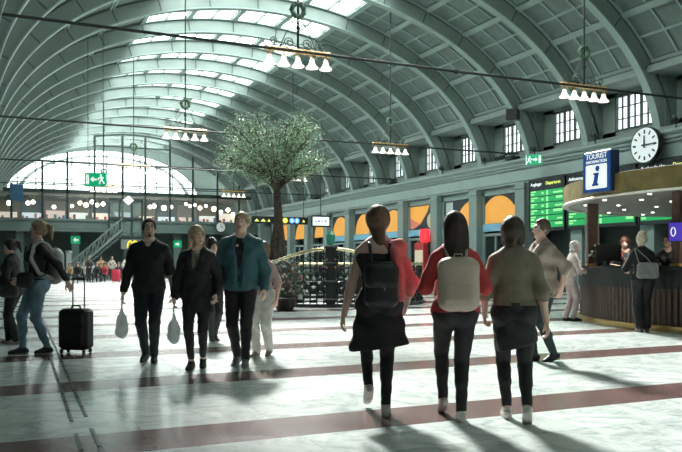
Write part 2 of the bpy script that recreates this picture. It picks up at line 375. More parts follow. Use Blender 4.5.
# ================================================================ chandeliers
m_bronze = mat('patinated bronze', (.10, .135, .11), .5, .5)
def make_chandelier():
    r = empty('chandelier', (0, 0, 6.26))
    b = MB(); b.tube([(-.80, 0, 0), (.80, 0, 0)], .052, 10)
    for x in (-.80, .80): b.ball((x, 0, 0), .07)
    for i in range(9): b.tube([(-.66 + .165 * i - .02, 0, 0), (-.66 + .165 * i + .02, 0, 0)], .066, 10)
    b.build('crossbar', m_brass, r, True)
    b = MB(); b.tube([(0, 0, .05), (0, 0, 5.9)], .026, 6); b.tube([(0, 0, 0), (0, 0, 1.0)], .03, 8); b.lathe([(.0, .5), (.05, .52), (.06, .56), (.03, .62)], n=10); b.lathe([(.12, 5.92), (.12, 5.85), (.02, 5.7)], n=12)
    b.build('suspension_rod', m_steel, r, True)
    b = MB(); b.tube([(.15 * math.cos(a), .0, .98 + .15 * math.sin(a)) for a in [i * math.pi / 8 for i in range(16)]], .055, 8, closed=True)
    for i in range(16):
        a = i * math.pi / 8; b.ball((.17 * math.cos(a), .03 * (-1) ** i, .98 + .17 * math.sin(a)), .045, 6)
    b.build('wreath', mat('wreath green', (.09, .17, .11), .6), r, True)
    for s in (-1, 1):
        b = MB(); b.tube([(s * .03, 0, .86), (s * .30, 0, .42), (s * .46, 0, .05)], .014, 6); b.build('stay', m_bronze, r, True)
    for x, s, q in ((-.62, 1, 1.), (-.22, -1, 1.3), (.22, 1, 1.3), (.62, -1, 1.)):
        b = MB(); pts = [(x + s * (q * .105 * (1 - i / 26)) * math.cos(i * .55 - 1.6), 0, .19 + q * .105 * (1 - i / 26) * math.sin(i * .55 - 1.6)) for i in range(20)]
        pts = [(x, 0, .0)] + pts; b.tube(pts, .014, 6); b.build('scroll', m_bronze, r, True)
    b = MB(); b.tube([(-.7, 0, .02), (-.55, 0, .16), (-.40, 0, .10), (-.2, 0, .22), (0, 0, .14), (.2, 0, .22), (.40, 0, .10), (.55, 0, .16), (.7, 0, .02)], .012, 6); b.tube([(-.6, 0, .1), (.6, 0, .1)], .009, 6); b.build('filigree_rail', m_bronze, r, True)
    for i in range(5):
        x = -.72 + .36 * i
        h = MB(); h.tube([(x, 0, -.03), (x, 0, -.15)], .022, 8); h.lathe([(.02, -.11), (.05, -.13), (.05, -.16), (.0, -.17)], (x, 0, 0), 10); hh = h.build('lamp_holder', m_brass, r, True)
        s = MB(); s.lathe([(.03, -.13), (.055, -.16), (.065, -.22), (.085, -.28), (.13, -.335), (.155, -.36), (.15, -.375), (.125, -.35), (.08, -.29), (.045, -.21), (.025, -.14)], (x, 0, 0), 16); s.build('shade', m_shade, hh, True)
    return r
CH0 = make_chandelier(); first = True
CH_L = {(0, 0): 'large brass chandelier nearest the camera, left of the ceiling centre, with green wreath', (0, 1): 'brass chandelier with bell shades hanging in front of the arched roof windows and clock',
        (1, 0): 'brass five-shade chandelier hanging left of the tree crown', (1, 1): 'brass chandelier with five bell shades right of the tree crown',
        (2, 0): 'brass chandelier seen against the bright end window near hanging exit sign', (2, 1): 'brass chandelier with white shades partly hidden behind the tree crown',
        (3, 0): 'farthest chandelier on the left, in front of the end window', (3, 1): 'small far chandelier above the right end of the mezzanine lamps'}
for i, y in enumerate(TIES):
    for j, x in enumerate((6.63, 15.4)):
        c = CH0 if first else copy_tree(CH0); first = False
        c.location = (x, y + .12, 6.27); tag(c, CH_L[(i, j)], 'chandelier', 'brass chandeliers under the vault')

# ================================================================ shop fronts on the right wall
m_org = mat('poster orange', (.95, .42, .08), .5, emit=((.95, .38, .06), .12), var=.06, scale=2)
m_org2 = mat('poster pink', (.80, .25, .17), .5)
m_dkp = mat('poster dark', (.02, .03, .035), .5)
m_blue = mat('shop sign blue', (.20, .44, .58), .4)
m_beige = mat('poster beige', (.55, .50, .32), .5)
m_pale = mat('poster pale grey', (.42, .50, .50), .5)
def arc_poly(cx, cz, r, a0, a1, n=16): return [(cx + r * math.cos(R(a0 + (a1 - a0) * i / n)), cz + r * math.sin(R(a0 + (a1 - a0) * i / n))) for i in range(n + 1)]
m_goods = [mat('goods ' + n, c, .5) for n, c in (('red', (.5, .06, .05)), ('cream', (.6, .5, .34)), ('green', (.10, .28, .14)), ('blue', (.10, .2, .4)), ('pink', (.6, .25, .3)))]
POST_L = ['orange hill poster in the shop window next to the departure board', 'orange quarter sun poster with pale panel, second from the departure board', 'orange diagonal poster with beige disc above the red sign', 'orange sun poster fourth along the shop fronts', 'round orange sun poster fifth along the shop fronts', 'orange poster sixth along the shop fronts beside the hanging screen', 'small orange poster seventh along the shop fronts', 'small orange poster eighth along the shop fronts', 'farthest small orange poster along the shop fronts']
for k in range(9):
    yc = PIL0 + BAY * (k + .5); ya, yb = yc - 1.52, yc + 1.52
    fr = MB(); X0, X1 = 22.02, 22.2
    fr.box((X0, ya, 0), (X1, ya + .16, 4.7)); fr.box((X0, yb - .16, 0), (X1, yb, 4.7)); fr.box((X0, ya, 4.52), (X1, yb, 4.86)); fr.box((X0 + .02, ya, 2.55), (X1, yb, 2.68)); fr.box((X0, ya, 0), (X1, yb, .3))
    for q in (-.5, .5): fr.box((X0 + .02, yc + q - .04, .3), (X1, yc + q + .04, 2.6))
    f = struct('window_%d' % nwin, fr, m_pil); nwin += 1
    g = MB(); g.box((22.12, ya + .16, .3), (22.14, yb - .16, 2.55)); g.build('pane', m_dglass, f)
    # poster: lettering-free artwork on a dark board, u runs to the right as seen from the hall
    o = Vector((22.06, yc, 0)); ux, uz = Vector((0, -1, 0)), Vector((0, 0, 1)); t = Vector((-.012, 0, 0))
    pb = MB(); pb.box((22.06, ya + .18, 3.15), (22.10, yb - .18, 4.5))
    p = pb.build('poster', m_dkp, None, loc=(22.08, yc, 3.15)); tag(p, POST_L[k], 'poster', 'orange posters in the shop windows')
    a = MB(); off = Vector((22.08, yc, 3.15)); K = k % 3
    def art(poly, mi=0, d=0.): a.prism([(u, z) for u, z in poly], o - off + Vector((-.001 - d, 0, 0)), ux, uz, t, mi)
    if k == 0: art([(-1.34, 3.16)] + [(1.34, 3.16)] + [(1.34, 3.95)] + arc_poly(-.25, 2.9, 1.58, 42, 133) )
    elif K == 1 and k < 3:
        art([(-1.2, 3.2), (-.55, 3.2), (-.55, 4.45), (-1.2, 4.45)], 1); art([(-.45, 3.16), (1.34, 3.16), (1.34, 4.4)] + arc_poly(1.35, 2.75, 1.68, 92, 165))
    elif k == 2: art([(-1.34, 3.3), (-.95, 3.25), (-.2, 3.45), (.55, 4.1), (.8, 4.47), (-1.34, 4.47)]); art(arc_poly(.95, 3.6, .42, 0, 350), 2); art([(-1.34, 3.2), (-.95, 3.2), (-.2, 3.45), (-1.34, 3.85)], 3, .004)
    else: art([(-1.34, 3.16), (1.34, 3.16)] + arc_poly(0 if K else .3, 3.16, 1.3, 0, 180))
    a.build('artwork', [m_org, m_pale, m_beige, m_org2], p)
    sgn = MB(); sgn.box((21.96, ya + .1, 2.78), (22.08, yb - .1, 3.14))
    if k < 6: tag(sgn.build('shop_fascia', m_blue, None, loc=(22, yc, 2.78)) if False else sgn.build('shop_fascia', m_blue), 'light blue fascia board under the %s orange poster from the departure board' % ['first', 'second', 'third', 'fourth', 'fifth', 'sixth'][k], 'shop sign', 'blue fascia boards of the shop fronts')
# red illuminated sign and leaflet poster by the third shop front
m_redl = mat('lit red sign', (.9, .02, .03), .4, emit=((1, .02, .03), 1.3))
s = MB(); s.bbox((21.5, 36.15, 2.75), (.2, .78, .72), .03); s.tube([(21.5, 36.2, 2.8), (21.75, 36.2, 2.8)], .03, 6)
t_ = s.build('red_sign', m_redl, None, loc=(21.5, 36.15, 2.75)); tag(t_, 'bright red lit square sign projecting beside a shop front', 'sign')
r = empty('advertising_column', (21.2, 36.0, 0), 0, 'red and cream advertising stand below the red square sign', 'advertising stand')
b = MB(); b.bbox((0, 0, 1.2), (.3, 1.0, 2.3), .03); b.build('casing', mat('stand red', (.42, .03, .035), .45), r)
b = MB(); b.box((-.17, -.42, 1.3), (-.152, .42, 1.95), 0); b.box((-.17, -.42, .35), (-.152, .42, .8), 0)
for i in range(5): b.ball((-.16, -.3 + .15 * i, .85 + .2 * (i % 3)), (.012, .09, .1), 8, i % 2)
b.build('poster_print', [mat('cream print', (.75, .62, .45), .5), mat('print red', (.7, .08, .07), .5)], r)

# departure boards
m_case = mat('board casing', (.018, .026, .03), .4)
m_row = mat('board green row', (.02, .35, .10), .4, emit=((.015, .62, .17), .26))
m_ent = mat('board lime lettering', (.3, .8, .3), .4, emit=((.45, 1, .40), .4))
m_tw = mat('white lettering', (.8, .85, .85), .4, emit=((.9, 1, 1), .7)); m_ty = mat('yellow lettering', (.8, .8, .2), .4, emit=((.85, 1, .15), .7))
def board(ya, yb, h1, h2, label, zt=4.86, zb=2.62, seed=1):
    rn = random.Random(seed); yc = (ya + yb) / 2; X = 21.46; rt = empty('departure_board', (X, yc, zb), 0, label, 'departure board', 'green departure boards'); L = ya - yb
    w_ = (yb - ya) / 2; c = MB(); c.box((0, -w_, 0), (.22, w_, zt - zb)); c.box((-.03, -w_, zt - zb - .06), (.14, w_, zt - zb)); c.box((-.03, w_ - .06, 0), (.14, w_, zt - zb)); c.box((-.03, -w_, 0), (.14, -w_ + .06, zt - zb)); c.build('casing', m_case, rt)
    hz = zt - zb - .22
    text('header_lettering', h1, .2, m_tw, rt, (-.02, w_ - .12, hz), (R(90), 0, R(-90)), 'LEFT'); text('header_lettering', h2, .2, m_ty, rt, (-.02, w_ - .12 - .108 * len(h1) - .14, hz), (R(90), 0, R(-90)), 'LEFT')
    n = 6; rh = (hz - .38) / n
    for i in range(n):
        z1 = hz - .28 - rh * i; z0 = z1 - rh * .86
        q = MB(); q.box((-.012, -w_ + .1, z0), (.0, w_ - .1, z1)); row = q.build('display_row', m_row, rt)
        e = MB()
        for yy, hh in ((w_ - .14, .7), ):
            e.box((-.016, yy - .30 - .2 * rn.random(), z0 + .17), (-.012, yy, z0 + .23)); e.box((-.016, yy - .22, z0 + .06), (-.012, yy, z0 + .13))
        e.box((-.016, -.12, z0 + .02), (-.012, -.0, z1 - .02)); e.box((-.016, .18, z0 + .07), (-.012, .30, z1 - .07)); e.box((-.016, -w_ + .14, z0 + .06 + .05 * (i % 2)), (-.012, -w_ + .45 + .3 * rn.random(), z0 + .13 + .08 * (i % 2)))
        e.build('entry_lettering', m_ent, row)
board(24.85, 27.15, 'Avgångar', 'Departures', 'green departure board left of the information desk canopy, above the passers-by', seed=1)
board(21.0, 24.72, 'Ankommande tåg', 'Arrivals', 'green board behind the left end of the round canopy, half hidden', seed=2)
board(16.6, 20.9, 'Avgående tåg', 'Departures', 'green board behind the round canopy under the clock', seed=3)
c = MB(); c.box((21.7, 27.16, 0), (22.5, 28.35, 4.84)); struct('trim_%d' % ntr, c, m_trim); ntr += 1

# wall clock on the cornice
r = empty('wall_clock', (21.2, 20.33, 5.44), 0, 'round white station clock with dark rim on the right cornice', 'clock'); r.rotation_euler = (R(90), 0, R(-90))
b = MB(); b.lathe([(0, -.2), (.60, -.2), (.645, -.16), (.645, .05), (.63, .06), (.615, .04)], n=40); b.build('case', m_black, r, True)
b = MB(); b.lathe([(0, .045), (.62, .045)], n=40); fc = b.build('dial', m_clockface, r)
for i in range(12):
    b = MB(); a = R(30 * i); l = .13; ca, sa = math.cos(a), math.sin(a); w_ = .028 if i % 3 else .034
    b.prism([(-w_, .40), (w_, .40), (w_, .54), (-w_, .54)], (0, 0, .048), (ca, sa, 0), (-sa, ca, 0), (0, 0, .008)); b.build('hour_mark', m_black, fc)
b = MB(); b.prism([(-.035, -.1), (.035, -.1), (.03, .34), (-.03, .34)], (0, 0, .06), (1, 0, 0), (0, 1, 0), (0, 0, .01)); b.build('hour_hand', m_black, r)
b = MB(); b.prism([(-.12, -.028), (.5, -.022), (.5, .022), (-.12, .028)], (0, 0, .075), (1, 0, 0), (0, 1, 0), (0, 0, .01)); b.lathe([(.05, .06), (.05, .09), (0, .09)], n=12); b.build('minute_hand', m_black, r)
b = MB(); b.box((-.06, -.4, -.42), (.06, -.1, -.19)); b.build('bracket', m_black, r)

# exit signs
m_exg = mat('exit green', (.0, .30, .13), .4, emit=((.0, .42, .18), .5)); m_exw = mat('exit white', (.85, .9, .88), .4, emit=((.9, 1, .95), .45))
def exit_sign(loc, rz, w, h, label, flip, hang=0., plain=False, side=False):
    r = empty('exit_sign', loc, rz, label, 'exit sign', 'green emergency exit signs')      # face looks along local -Y
    b = MB(); b.bbox((0, 0, 0), (w, .12, h), .015); b.build('casing', m_exg, r)
    o, ux, uz, t = Vector((0, -.062, 0)), Vector((1, 0, 0)), Vector((0, 0, 1)), Vector((0, -.006, 0)); s = -1 if flip else 1
    b = MB(); u = h / .6
    def pol(p): b.prism([(x * s * u, z * u) for x, z in p][::s], o, ux, uz, t)
    if not plain:
        pol([(-.42, -.22), (-.28, -.22), (-.28, .22), (-.42, .22)])
        pol([(-.22, 0), (-.08, .14), (-.08, .05), (.08, .05), (.08, -.05), (-.08, -.05), (-.08, -.14)])
        def limb(a, c, q=.032):
            a, c = Vector(a), Vector(c); d = (c - a).normalized(); nn = Vector((-d.y, d.x)) * q; pol([tuple(a + nn), tuple(a - nn), tuple(c - nn), tuple(c + nn)])
        b.ball((s * .26 * u, -.065, .19 * u), (.045 * u, .006, .045 * u), 10)
        limb((.27, .13), (.31, -.03), .045); limb((.28, .1), (.17, .06)); limb((.17, .06), (.13, -.03)); limb((.29, .1), (.38, .05)); limb((.31, -.03), (.22, -.09)); limb((.22, -.09), (.2, -.22)); limb((.31, -.03), (.37, -.12)); limb((.37, -.12), (.43, -.2))
    else: pol([(-.18, 0), (0, .2), (0, .08), (.2, .08), (.2, -.08), (0, -.08), (0, -.2)])
    b.build('pictogram', m_exw, r)
    if side:
        b = MB(); b.box((-w / 2 - .02, -.058, -h / 2 + .01), (-w / 2 + .05, .058, h / 2 - .01)); b.build('lit_edge', m_exw, r)
    if hang:
        for q in (-1, 1): b = MB(); b.tube([(q * w * .35, 0, h / 2), (q * w * .35, 0, hang)], .012, 6); b.build('hanger', m_steel, r)
    return r
exit_sign((4.0, 34.0, 4.8), -YAW, .92, .56, 'hanging green exit sign with arrow and running man before the end window', False, 11.2 - 4.8)
exit_sign((20.9, 26.1, 5.62), R(-52), .66, .42, 'green exit sign projecting from the right cornice above the departure board', True, 0, False, True)
exit_sign((6.3, 67.13, 3.2), 0, .75, .65, 'small green exit sign on the far wall left of the stairs', False, 0, True)
exit_sign((14.8, 67.13, 2.95), 0, .75, .6, 'small green exit sign on the far pillar behind the walking couple', True, 0, True)

# loudspeaker on a vault rib, floodlights and cameras on the cornice
r = empty('loudspeaker', (20.8, 27.45, 7.75), R(-50), 'black loudspeaker box mounted on the vault between two dormer windows', 'loudspeaker')
b = MB(); b.bbox((0, 0, 0), (.55, .4, .5), .04); b.build('cabinet', m_black, r); b = MB(); b.box((-.23, -.21, -.2), (.23, -.2, .2)); b.build('grille', mat('grille', (.03, .035, .035), .8), r); b = MB(); b.tube([(0, .2, 0), (.12, .55, .05)], .04, 6); b.build('bracket', m_steel, r)
SPL = ['floodlight on the right cornice beside the clock', 'floodlight on the cornice below the second dormer window', 'floodlight on the cornice above the exit sign', 'far floodlight on the cornice near the exit sign', 'fifth floodlight along the right cornice']
for i, y in enumerate((19.3, 23.2, 26.9, 30.6, 34.4)):
    r = empty('floodlight', (21.55, y, 5.92), 0, 'small dark ' + SPL[i], 'floodlight', 'floodlights on the cornice')
    b = MB(); b.tube([(0, 0, 0), (0, 0, .22)], .03, 8); b.tube([(0, -.14, .2), (0, .14, .2)], .02, 6); b.build('mount', m_steel, r)
    b = MB(); b.lathe([(0, -.14), (.08, -.12), (.13, .1), (.12, .12), (0, .08)], n=14); h = b.build('lamp_head', m_steel, r, True); h.location = (-.05, 0, .3); h.rotation_euler = (0, R(-60), 0)

# ================================================================ information desk
KC = Vector((15.3, 10.35, 0)); KR = 4.5
r = empty('information_counter', KC, 0, 'round dark information counter with slatted wood front and brass plinth', 'counter')
m_slat = mat('dark walnut slats', (.085, .05, .036), .45, var=.25, scale=8)
b = MB(); b.lathe([(KR - .06, .1), (KR - .06, .76)], n=120)
for i in range(240):
    a = 2 * math.pi * i / 240; b.lathe([(KR - .06, .1), (KR, .1), (KR, .76), (KR - .06, .76)], n=1, a0=a, a1=a + .016)
b.build('slatted_front', m_slat, r)
b = MB(); b.lathe([(KR - .05, .76), (KR + .03, .76), (KR + .03, 1.12), (KR - .05, 1.12)], n=120); b.build('front_band', mat('black band', (.014, .018, .018), .35), r, True)
b = MB(); b.lathe([(KR + .06, 1.12), (KR + .06, 1.16), (KR - .75, 1.16), (KR - .75, 1.12), (KR + .06, 1.12)], n=120); b.build('worktop', mat('black worktop', (.02, .024, .024), .25), r, True)
b = MB(); b.lathe([(KR + .01, 0), (KR + .05, .0), (KR + .05, .1), (KR + .01, .11)], n=120); b.build('plinth', mat('brass plinth', (.62, .44, .18), .3, .8), r, True)
b = MB(); b.lathe([(KR - .7, 0), (KR - .7, 1.12)], n=90); b.build('inner_panel', m_slat, r)
CR = 4.85
r = empty('canopy', KC, 0, 'round canopy with mottled brass fascia over the information counter', 'canopy')
m_fas = mat('aged brass fascia', (.30, .235, .10), .42, .35, var=.35, scale=3)
b = MB(); b.lathe([(CR - .04, 2.50), (CR, 2.50), (CR, 2.88), (CR - .04, 2.88)], n=128)
for i in range(40): b.lathe([(CR, 2.50), (CR + .006, 2.50), (CR + .006, 2.88), (CR, 2.88)], n=1, a0=2 * math.pi * i / 40, a1=2 * math.pi * i / 40 + .006)
b.build('fascia', m_fas, r, False)
b = MB(); b.lathe([(CR + .012, 2.46), (CR + .03, 2.48), (CR + .012, 2.50), (CR - .1, 2.50), (CR - .1, 2.46), (CR + .012, 2.46)], n=128); b.build('lower_rim', mat('pale rim', (.75, .72, .64), .35), r, True)
b = MB(); b.lathe([(0, 2.48), (CR - .1, 2.48)], n=96); b.build('soffit', mat('soffit grey', (.26, .25, .23), .4), r)
b = MB(); b.lathe([(0, 3.0), (CR - .2, 2.92), (CR - .04, 2.88)], n=96); b.build('roof_deck', m_black, r)
b0 = None
for rr, n in ((4.4, 20), (3.7, 16), (2.9, 12)):
    for i in range(n):
        a = 2 * math.pi * (i + .3 * (rr < 4)) / n
        if b0 is None:
            b = MB(); b.lathe([(.038, .0), (.034, -.012), (.0, -.012)], n=12); b0 = b.build('downlight', m_spot, r); o = b0
        else:
            o = b0.copy(); COL.objects.link(o)
        o.location = (rr * math.cos(a), rr * math.sin(a), 2.478)
for i in range(8):                                        # the light the downlights give
    a = 2 * math.pi * (i + .3) / 8; ld = bpy.data.lights.new('downlight_lamp', 'SPOT'); ld.energy = 150; ld.color = (1, .93, .82); ld.spot_size = R(125); ld.spot_blend = .6; ld.shadow_soft_size = .08
    lo = bpy.data.objects.new('downlight_lamp', ld); COL.objects.link(lo); lo.location = KC + Vector((3.7 * math.cos(a), 3.7 * math.sin(a), 2.44))
m_post = mat('dark wood post', (.10, .058, .042), .45, var=.2, scale=5)
def kpt(px, rad):
    q = ray(px); d = Vector((q, 1, 0)).normalized(); bq = d.dot(KC); cq = KC.dot(KC) - rad * rad; return d * (bq - math.sqrt(max(0, bq * bq - cq)))
for px, lab in ((592.5, 'dark wooden canopy post at the left end of the information desk'), (679, 'dark wooden canopy post at the right edge by the purple screen')):
    p = kpt(px, 4.3); q = empty('canopy_post', (p.x, p.y, 1.16), math.atan2(KC.y - p.y, KC.x - p.x), lab, 'post', 'canopy posts')
    b = MB(); b.bbox((0, 0, .66), (.22, .16, 1.32), .015); b.build('shaft', m_post, q); b = MB(); b.box((-.13, -.1, 0), (.13, .1, .05)); b.build('foot_plate', m_brass, q)
p = kpt(583, 4.4)
b = MB()
for i in range(10):
    a = math.atan2(p.y - KC.y, p.x - KC.x) + R(-9 + 1.8 * i); a2 = a + R(1.8)
    b.add([KC + Vector((4.4 * math.cos(t), 4.4 * math.sin(t), z)) for t, z in ((a, 1.16), (a2, 1.16), (a2, 2.3), (a, 2.3))] + [KC + Vector((4.39 * math.cos(t), 4.39 * math.sin(t), z)) for t, z in ((a, 1.16), (a2, 1.16), (a2, 2.3), (a, 2.3))], [(0, 1, 2, 3), (7, 6, 5, 4), (3, 2, 6, 7)])
tag(b.build('glass_screen', mat('screen tint', (.6, .7, .68), .05, alpha=.22)), 'curved clear glass screen standing on the left end of the counter', 'glass screen')
# service core behind the counter
r = empty('service_core', KC + Vector((.6, .3, 0)), 0, 'dark cylindrical back unit in the middle of the information desk', 'back unit')
b = MB(); b.lathe([(1.1, 0), (1.1, 2.46)], n=48); b.build('core_wall', mat('core panel', (.06, .075, .072), .4), r, True)
a = math.atan2(-KC.y, -KC.x)
b = MB(); b.lathe([(1.13, 1.35), (1.15, 1.35), (1.15, 1.85), (1.13, 1.85)], n=10, a0=a - .75, a1=a + .0); b.build('notice_panel', mat('tan panel', (.36, .30, .21), .6), r)
# tourist information sign
r = empty('tourist_information_sign', (10.5, 11.15, 2.55), 0, 'blue and white tourist information sign with large letter i', 'sign'); r.rotation_euler = (0, 0, 0)
m_sb = mat('sign blue', (.016, .075, .28), .35, emit=((.02, .10, .42), .22)); m_sw = mat('sign white', (.85, .88, .9), .35, emit=((.95, 1, 1), .55))
r.scale = (1.06, 1.06, 1.06)
b = MB(); b.bbox((0, 0, .37), (.2, .70, .74), .015); b.build('light_box', mat('sign edge', (.015, .04, .10), .4), r)
b = MB(); b.box((-.112, -.335, .02), (-.1, .335, .72)); fc = b.build('face', m_sb, r)
rot = (R(90), 0, R(-90))
b = MB(); q = [(-.24, .07), (.24, .07), (.26, .09), (.26, .48), (.24, .50), (-.24, .50), (-.26, .48), (-.26, .09)]; b.prism(q, (-.112, 0, 0), (0, -1, 0), (0, 0, 1), (-.006, 0, 0)); b.build('white_panel', m_sw, fc)
text('lettering', 'TOURIST', .13, m_sw, fc, (-.114, 0, .645), rot); text('lettering', 'INFORMATION', .075, m_sw, fc, (-.114, 0, .55), rot)
b = MB(); ii = [(-.10, .12), (.06, .12), (.06, .15), (.03, .17), (.075, .35), (-.06, .35), (-.07, .32), (-.035, .31), (-.07, .17), (-.10, .15)]
b.prism(ii, (-.119, 0, 0), (0, -1, 0), (0, 0, 1), (-.005, 0, 0)); b.ball((-.121, -.035, .425), (.006, .052, .052), 14); b.build('letter_i', m_sb, fc)
b = MB(); b.box((.1, -.05, .1), (.35, .05, .2)); b.build('bracket', m_steel, r)

# things on and behind the counter
p = kpt(608.5, 4.15); r = empty('computer_monitor', (p.x, p.y, 1.16), R(-40), 'black back of a computer monitor on the counter beside the flowers', 'monitor')
b = MB(); b.bbox((0, 0, .27), (.50, .05, .34), .015); b.build('display', m_black, r); b = MB(); b.box((-.04, .03, .02), (.04, .06, .2)); b.lathe([(.13, 0), (.13, .015), (.02, .03)], (0, .04, 0), 16); b.build('stand', m_black, r)
p = kpt(599.5, 4.2); r = empty('flower_arrangement', (p.x, p.y, 1.16), 0, 'pale flower arrangement in a dark vase on the left of the counter', 'flowers')
b = MB(); b.lathe([(0, 0), (.06, 0), (.085, .08), (.06, .16), (.07, .18)], n=14); b.build('vase', m_black, r, True)
b = MB(); bb = MB(); rn = random.Random(4)
for i in range(90):
    d = Vector((rn.gauss(0, 1), rn.gauss(0, 1), abs(rn.gauss(.6, .6)))).normalized() * rn.uniform(.1, .27); c = Vector((0, 0, .2)) + d; u, v_, _ = frame_of(d)
    b.add([c - u * .02, c + v_ * .04, c + u * .02, c - v_ * .04], [(0, 1, 2, 3)])
    if i % 4 == 0: b.tube([(0, 0, .15), c], .003, 4); bb.ball(c, .026, 6)
b.build('leaves', mat('dark leaves', (.06, .10, .07), .6), r); bb.build('blossoms', mat('pale blossoms', (.55, .52, .48), .6), r)
p = kpt(596.5, 4.0); b = MB(); b.bbox((0, 0, .12), (.2, .16, .22), .01); o = b.build('tablet_display', mat('cyan display', (.08, .4, .5), .4, emit=((.1, .6, .75), .35))); o.location = (p.x, p.y, 1.38 - .16); tag(o, 'small cyan display at the left of the counter near the post', 'display')
for px, c, h, lab in ((627, 0, .17, 'red leaflet box on the counter in front of the clerk'), (630.5, 1, .26, 'white leaflet stack box on the counter beside the red one'), (634, 3, .2, 'dark blue leaflet box on the counter by the blonde customer'), (655, 1, .12, 'low cream leaflet box near the right clerk')):
    p = kpt(px, 4.2); r = empty('leaflet_holder', (p.x, p.y, 1.16), R(-40), lab, 'leaflet holder', 'leaflet holders on the counter')
    b = MB(); b.box((-.06, -.05, 0), (.06, .05, h * .6)); b.build('holder', m_goods[c], r); b = MB(); b.box((-.05, -.02, h * .3), (.05, .03, h)); b.build('leaflets', m_white, r)
p = kpt(687, 4.42); r = empty('information_screen', (p.x, p.y, 1.34), R(-47), 'large purple and blue information screen at the right edge', 'screen')
r.scale = (1.0, 1.0, 1.0)
b = MB(); b.bbox((0, 0, .42), (.62, .07, .36), .03); b.build('casing', m_black, r)
b = MB(); b.box((-.29, -.042, .26), (.29, -.036, .58)); sc = b.build('display', mat('purple display', (.08, .04, .35), .3, emit=((.10, .06, .7), .45), var=.0), r)
b = MB(); b.tube([(-.22 + .035 * math.cos(t), -.046, .42 + .075 * math.sin(t)) for t in [i * .4 for i in range(16)]], .01, 6, closed=True); b.build('round_symbol', m_tw, sc)
b = MB(); b.ball((.1, -.045, .42), (.13, .006, .1), 14); b.build('blue_graphic', mat('cyan graphic', (.1, .5, .9), .3, emit=((.1, .55, 1), 1.0)), sc)
b = MB(); b.box((-.04, -.02, -.18), (.04, .02, .26)); b.build('stand', m_black, r)
# ================================================================ tree, railing and flowers in the middle
TX, TY = 8.15, 22.75; rn = random.Random(11)
r = empty('tree', (TX, TY, .35), 0, 'olive-like tree with twisted trunk and wide pale green crown', 'tree')
m_bark = mat('bark', (.060, .048, .038), .9, var=.4, scale=9, bump=.8)
b = MB()
for s in range(6):
    a0 = s * 1.05; pts = []; rad = []
    for i in range(15):
        f = i / 14; z = .9 + 2.75 * f; q = (.24 * (1 - f) ** 3.2 + .045); a = a0 + 2.6 * f
        pts.append((q * math.cos(a) + .06 * math.sin(4 * f), q * math.sin(a) + .04 * math.sin(3 * f + 1), z)); rad.append(.085 - .03 * f)
    b.tube([(pts[0][0] * 1.7, pts[0][1] * 1.7, .55)] + pts, [.07] + [q * 1.1 for q in rad], 8)
for s in range(7):
    a = s * .9 + .3; b.tube([(.1 * math.cos(a), .1 * math.sin(a), 1.5), (.25 * math.cos(a + .2), .25 * math.sin(a + .2), 1.05), (.45 * math.cos(a + .5), .45 * math.sin(a + .5), .6)], [.06, .05, .03], 6)
b.build('trunk', m_bark, r, True)
tips = []
CC = Vector((-.16, 0, 4.22))
for s in range(54):
    a = s * 2.39996; zz = -.42 + 1.40 * ((s * .7548 + .3) % 1); hr = math.sqrt(max(.05, 1 - zz * zz)); q = rn.uniform(.72, 1.02)
    end = CC + Vector((math.cos(a) * hr * 1.86, math.sin(a) * hr * 1.86, zz * (1.38 if zz > 0 else .8))) * q; p = Vector((0, 0, 3.15 + .45 * rn.random())); mid = p * .55 + end * .45 + Vector((0, 0, .18)) - Vector((math.cos(a), math.sin(a), 0)) * .12 * hr
    pts = [p * (1 - f) ** 2 + mid * 2 * f * (1 - f) + end * f * f for f in [i / 6 for i in range(7)]]
    b = MB(); b.tube(pts, [.05 * (1 - .8 * i / 6) + .005 for i in range(7)], 6)
    for i in range(2, 7):
        for t in range(3 if i < 5 else 4):
            d = Vector((rn.gauss(0, 1), rn.gauss(0, 1), rn.gauss(.15, .6))).normalized(); e2 = pts[i] + d * rn.uniform(.2, .42); b.tube([pts[i], e2], [.011, .004], 4); tips.append((pts[i], e2))
    b.build('branch', m_bark, r)
b = MB()
for a_, e_ in tips:
    for j in range(30):
        f = rn.random() ** .7; c = a_ + (e_ - a_) * (f * 1.2) + Vector((rn.gauss(0, .10), rn.gauss(0, .10), rn.gauss(0, .09)))
        d = Vector((rn.gauss(0, 1), rn.gauss(0, 1), rn.gauss(-.1, .8))).normalized(); n_ = Vector((rn.gauss(0, 1), rn.gauss(0, 1), rn.gauss(0, 1))); s = d.cross(n_).normalized(); l = rn.uniform(.045, .08); w_ = .016
        b.add([c, c + d * l * .5 + s * w_, c + d * l, c + d * l * .5 - s * w_], [(0, 1, 2, 3)], 1 if rn.random() < .24 else (2 if rn.random() < .3 else 0))
fo = b.build('foliage', [mat('olive leaf', (.20, .34, .18), .55), mat('highlight leaf', (.60, .74, .60), .5), mat('dark leaf', (.07, .14, .075), .6)], r)  # whitish highlights of the crown are painted in as paler leaves
b = MB(); b.lathe([(0, 0), (.55, 0), (.62, .08), (.72, .5), (.76, .58), (.70, .58), (.66, .5), (0, .5)], n=28); b.build('planter', mat('dark planter', (.03, .035, .035), .5), r, True)
b = MB(); b.lathe([(.0, -.35), (.9, -.35), (.9, -.02), (.7, 0), (0, 0)], n=28); b.build('plinth', mat('stone plinth', (.2, .22, .21), .6), r, True)

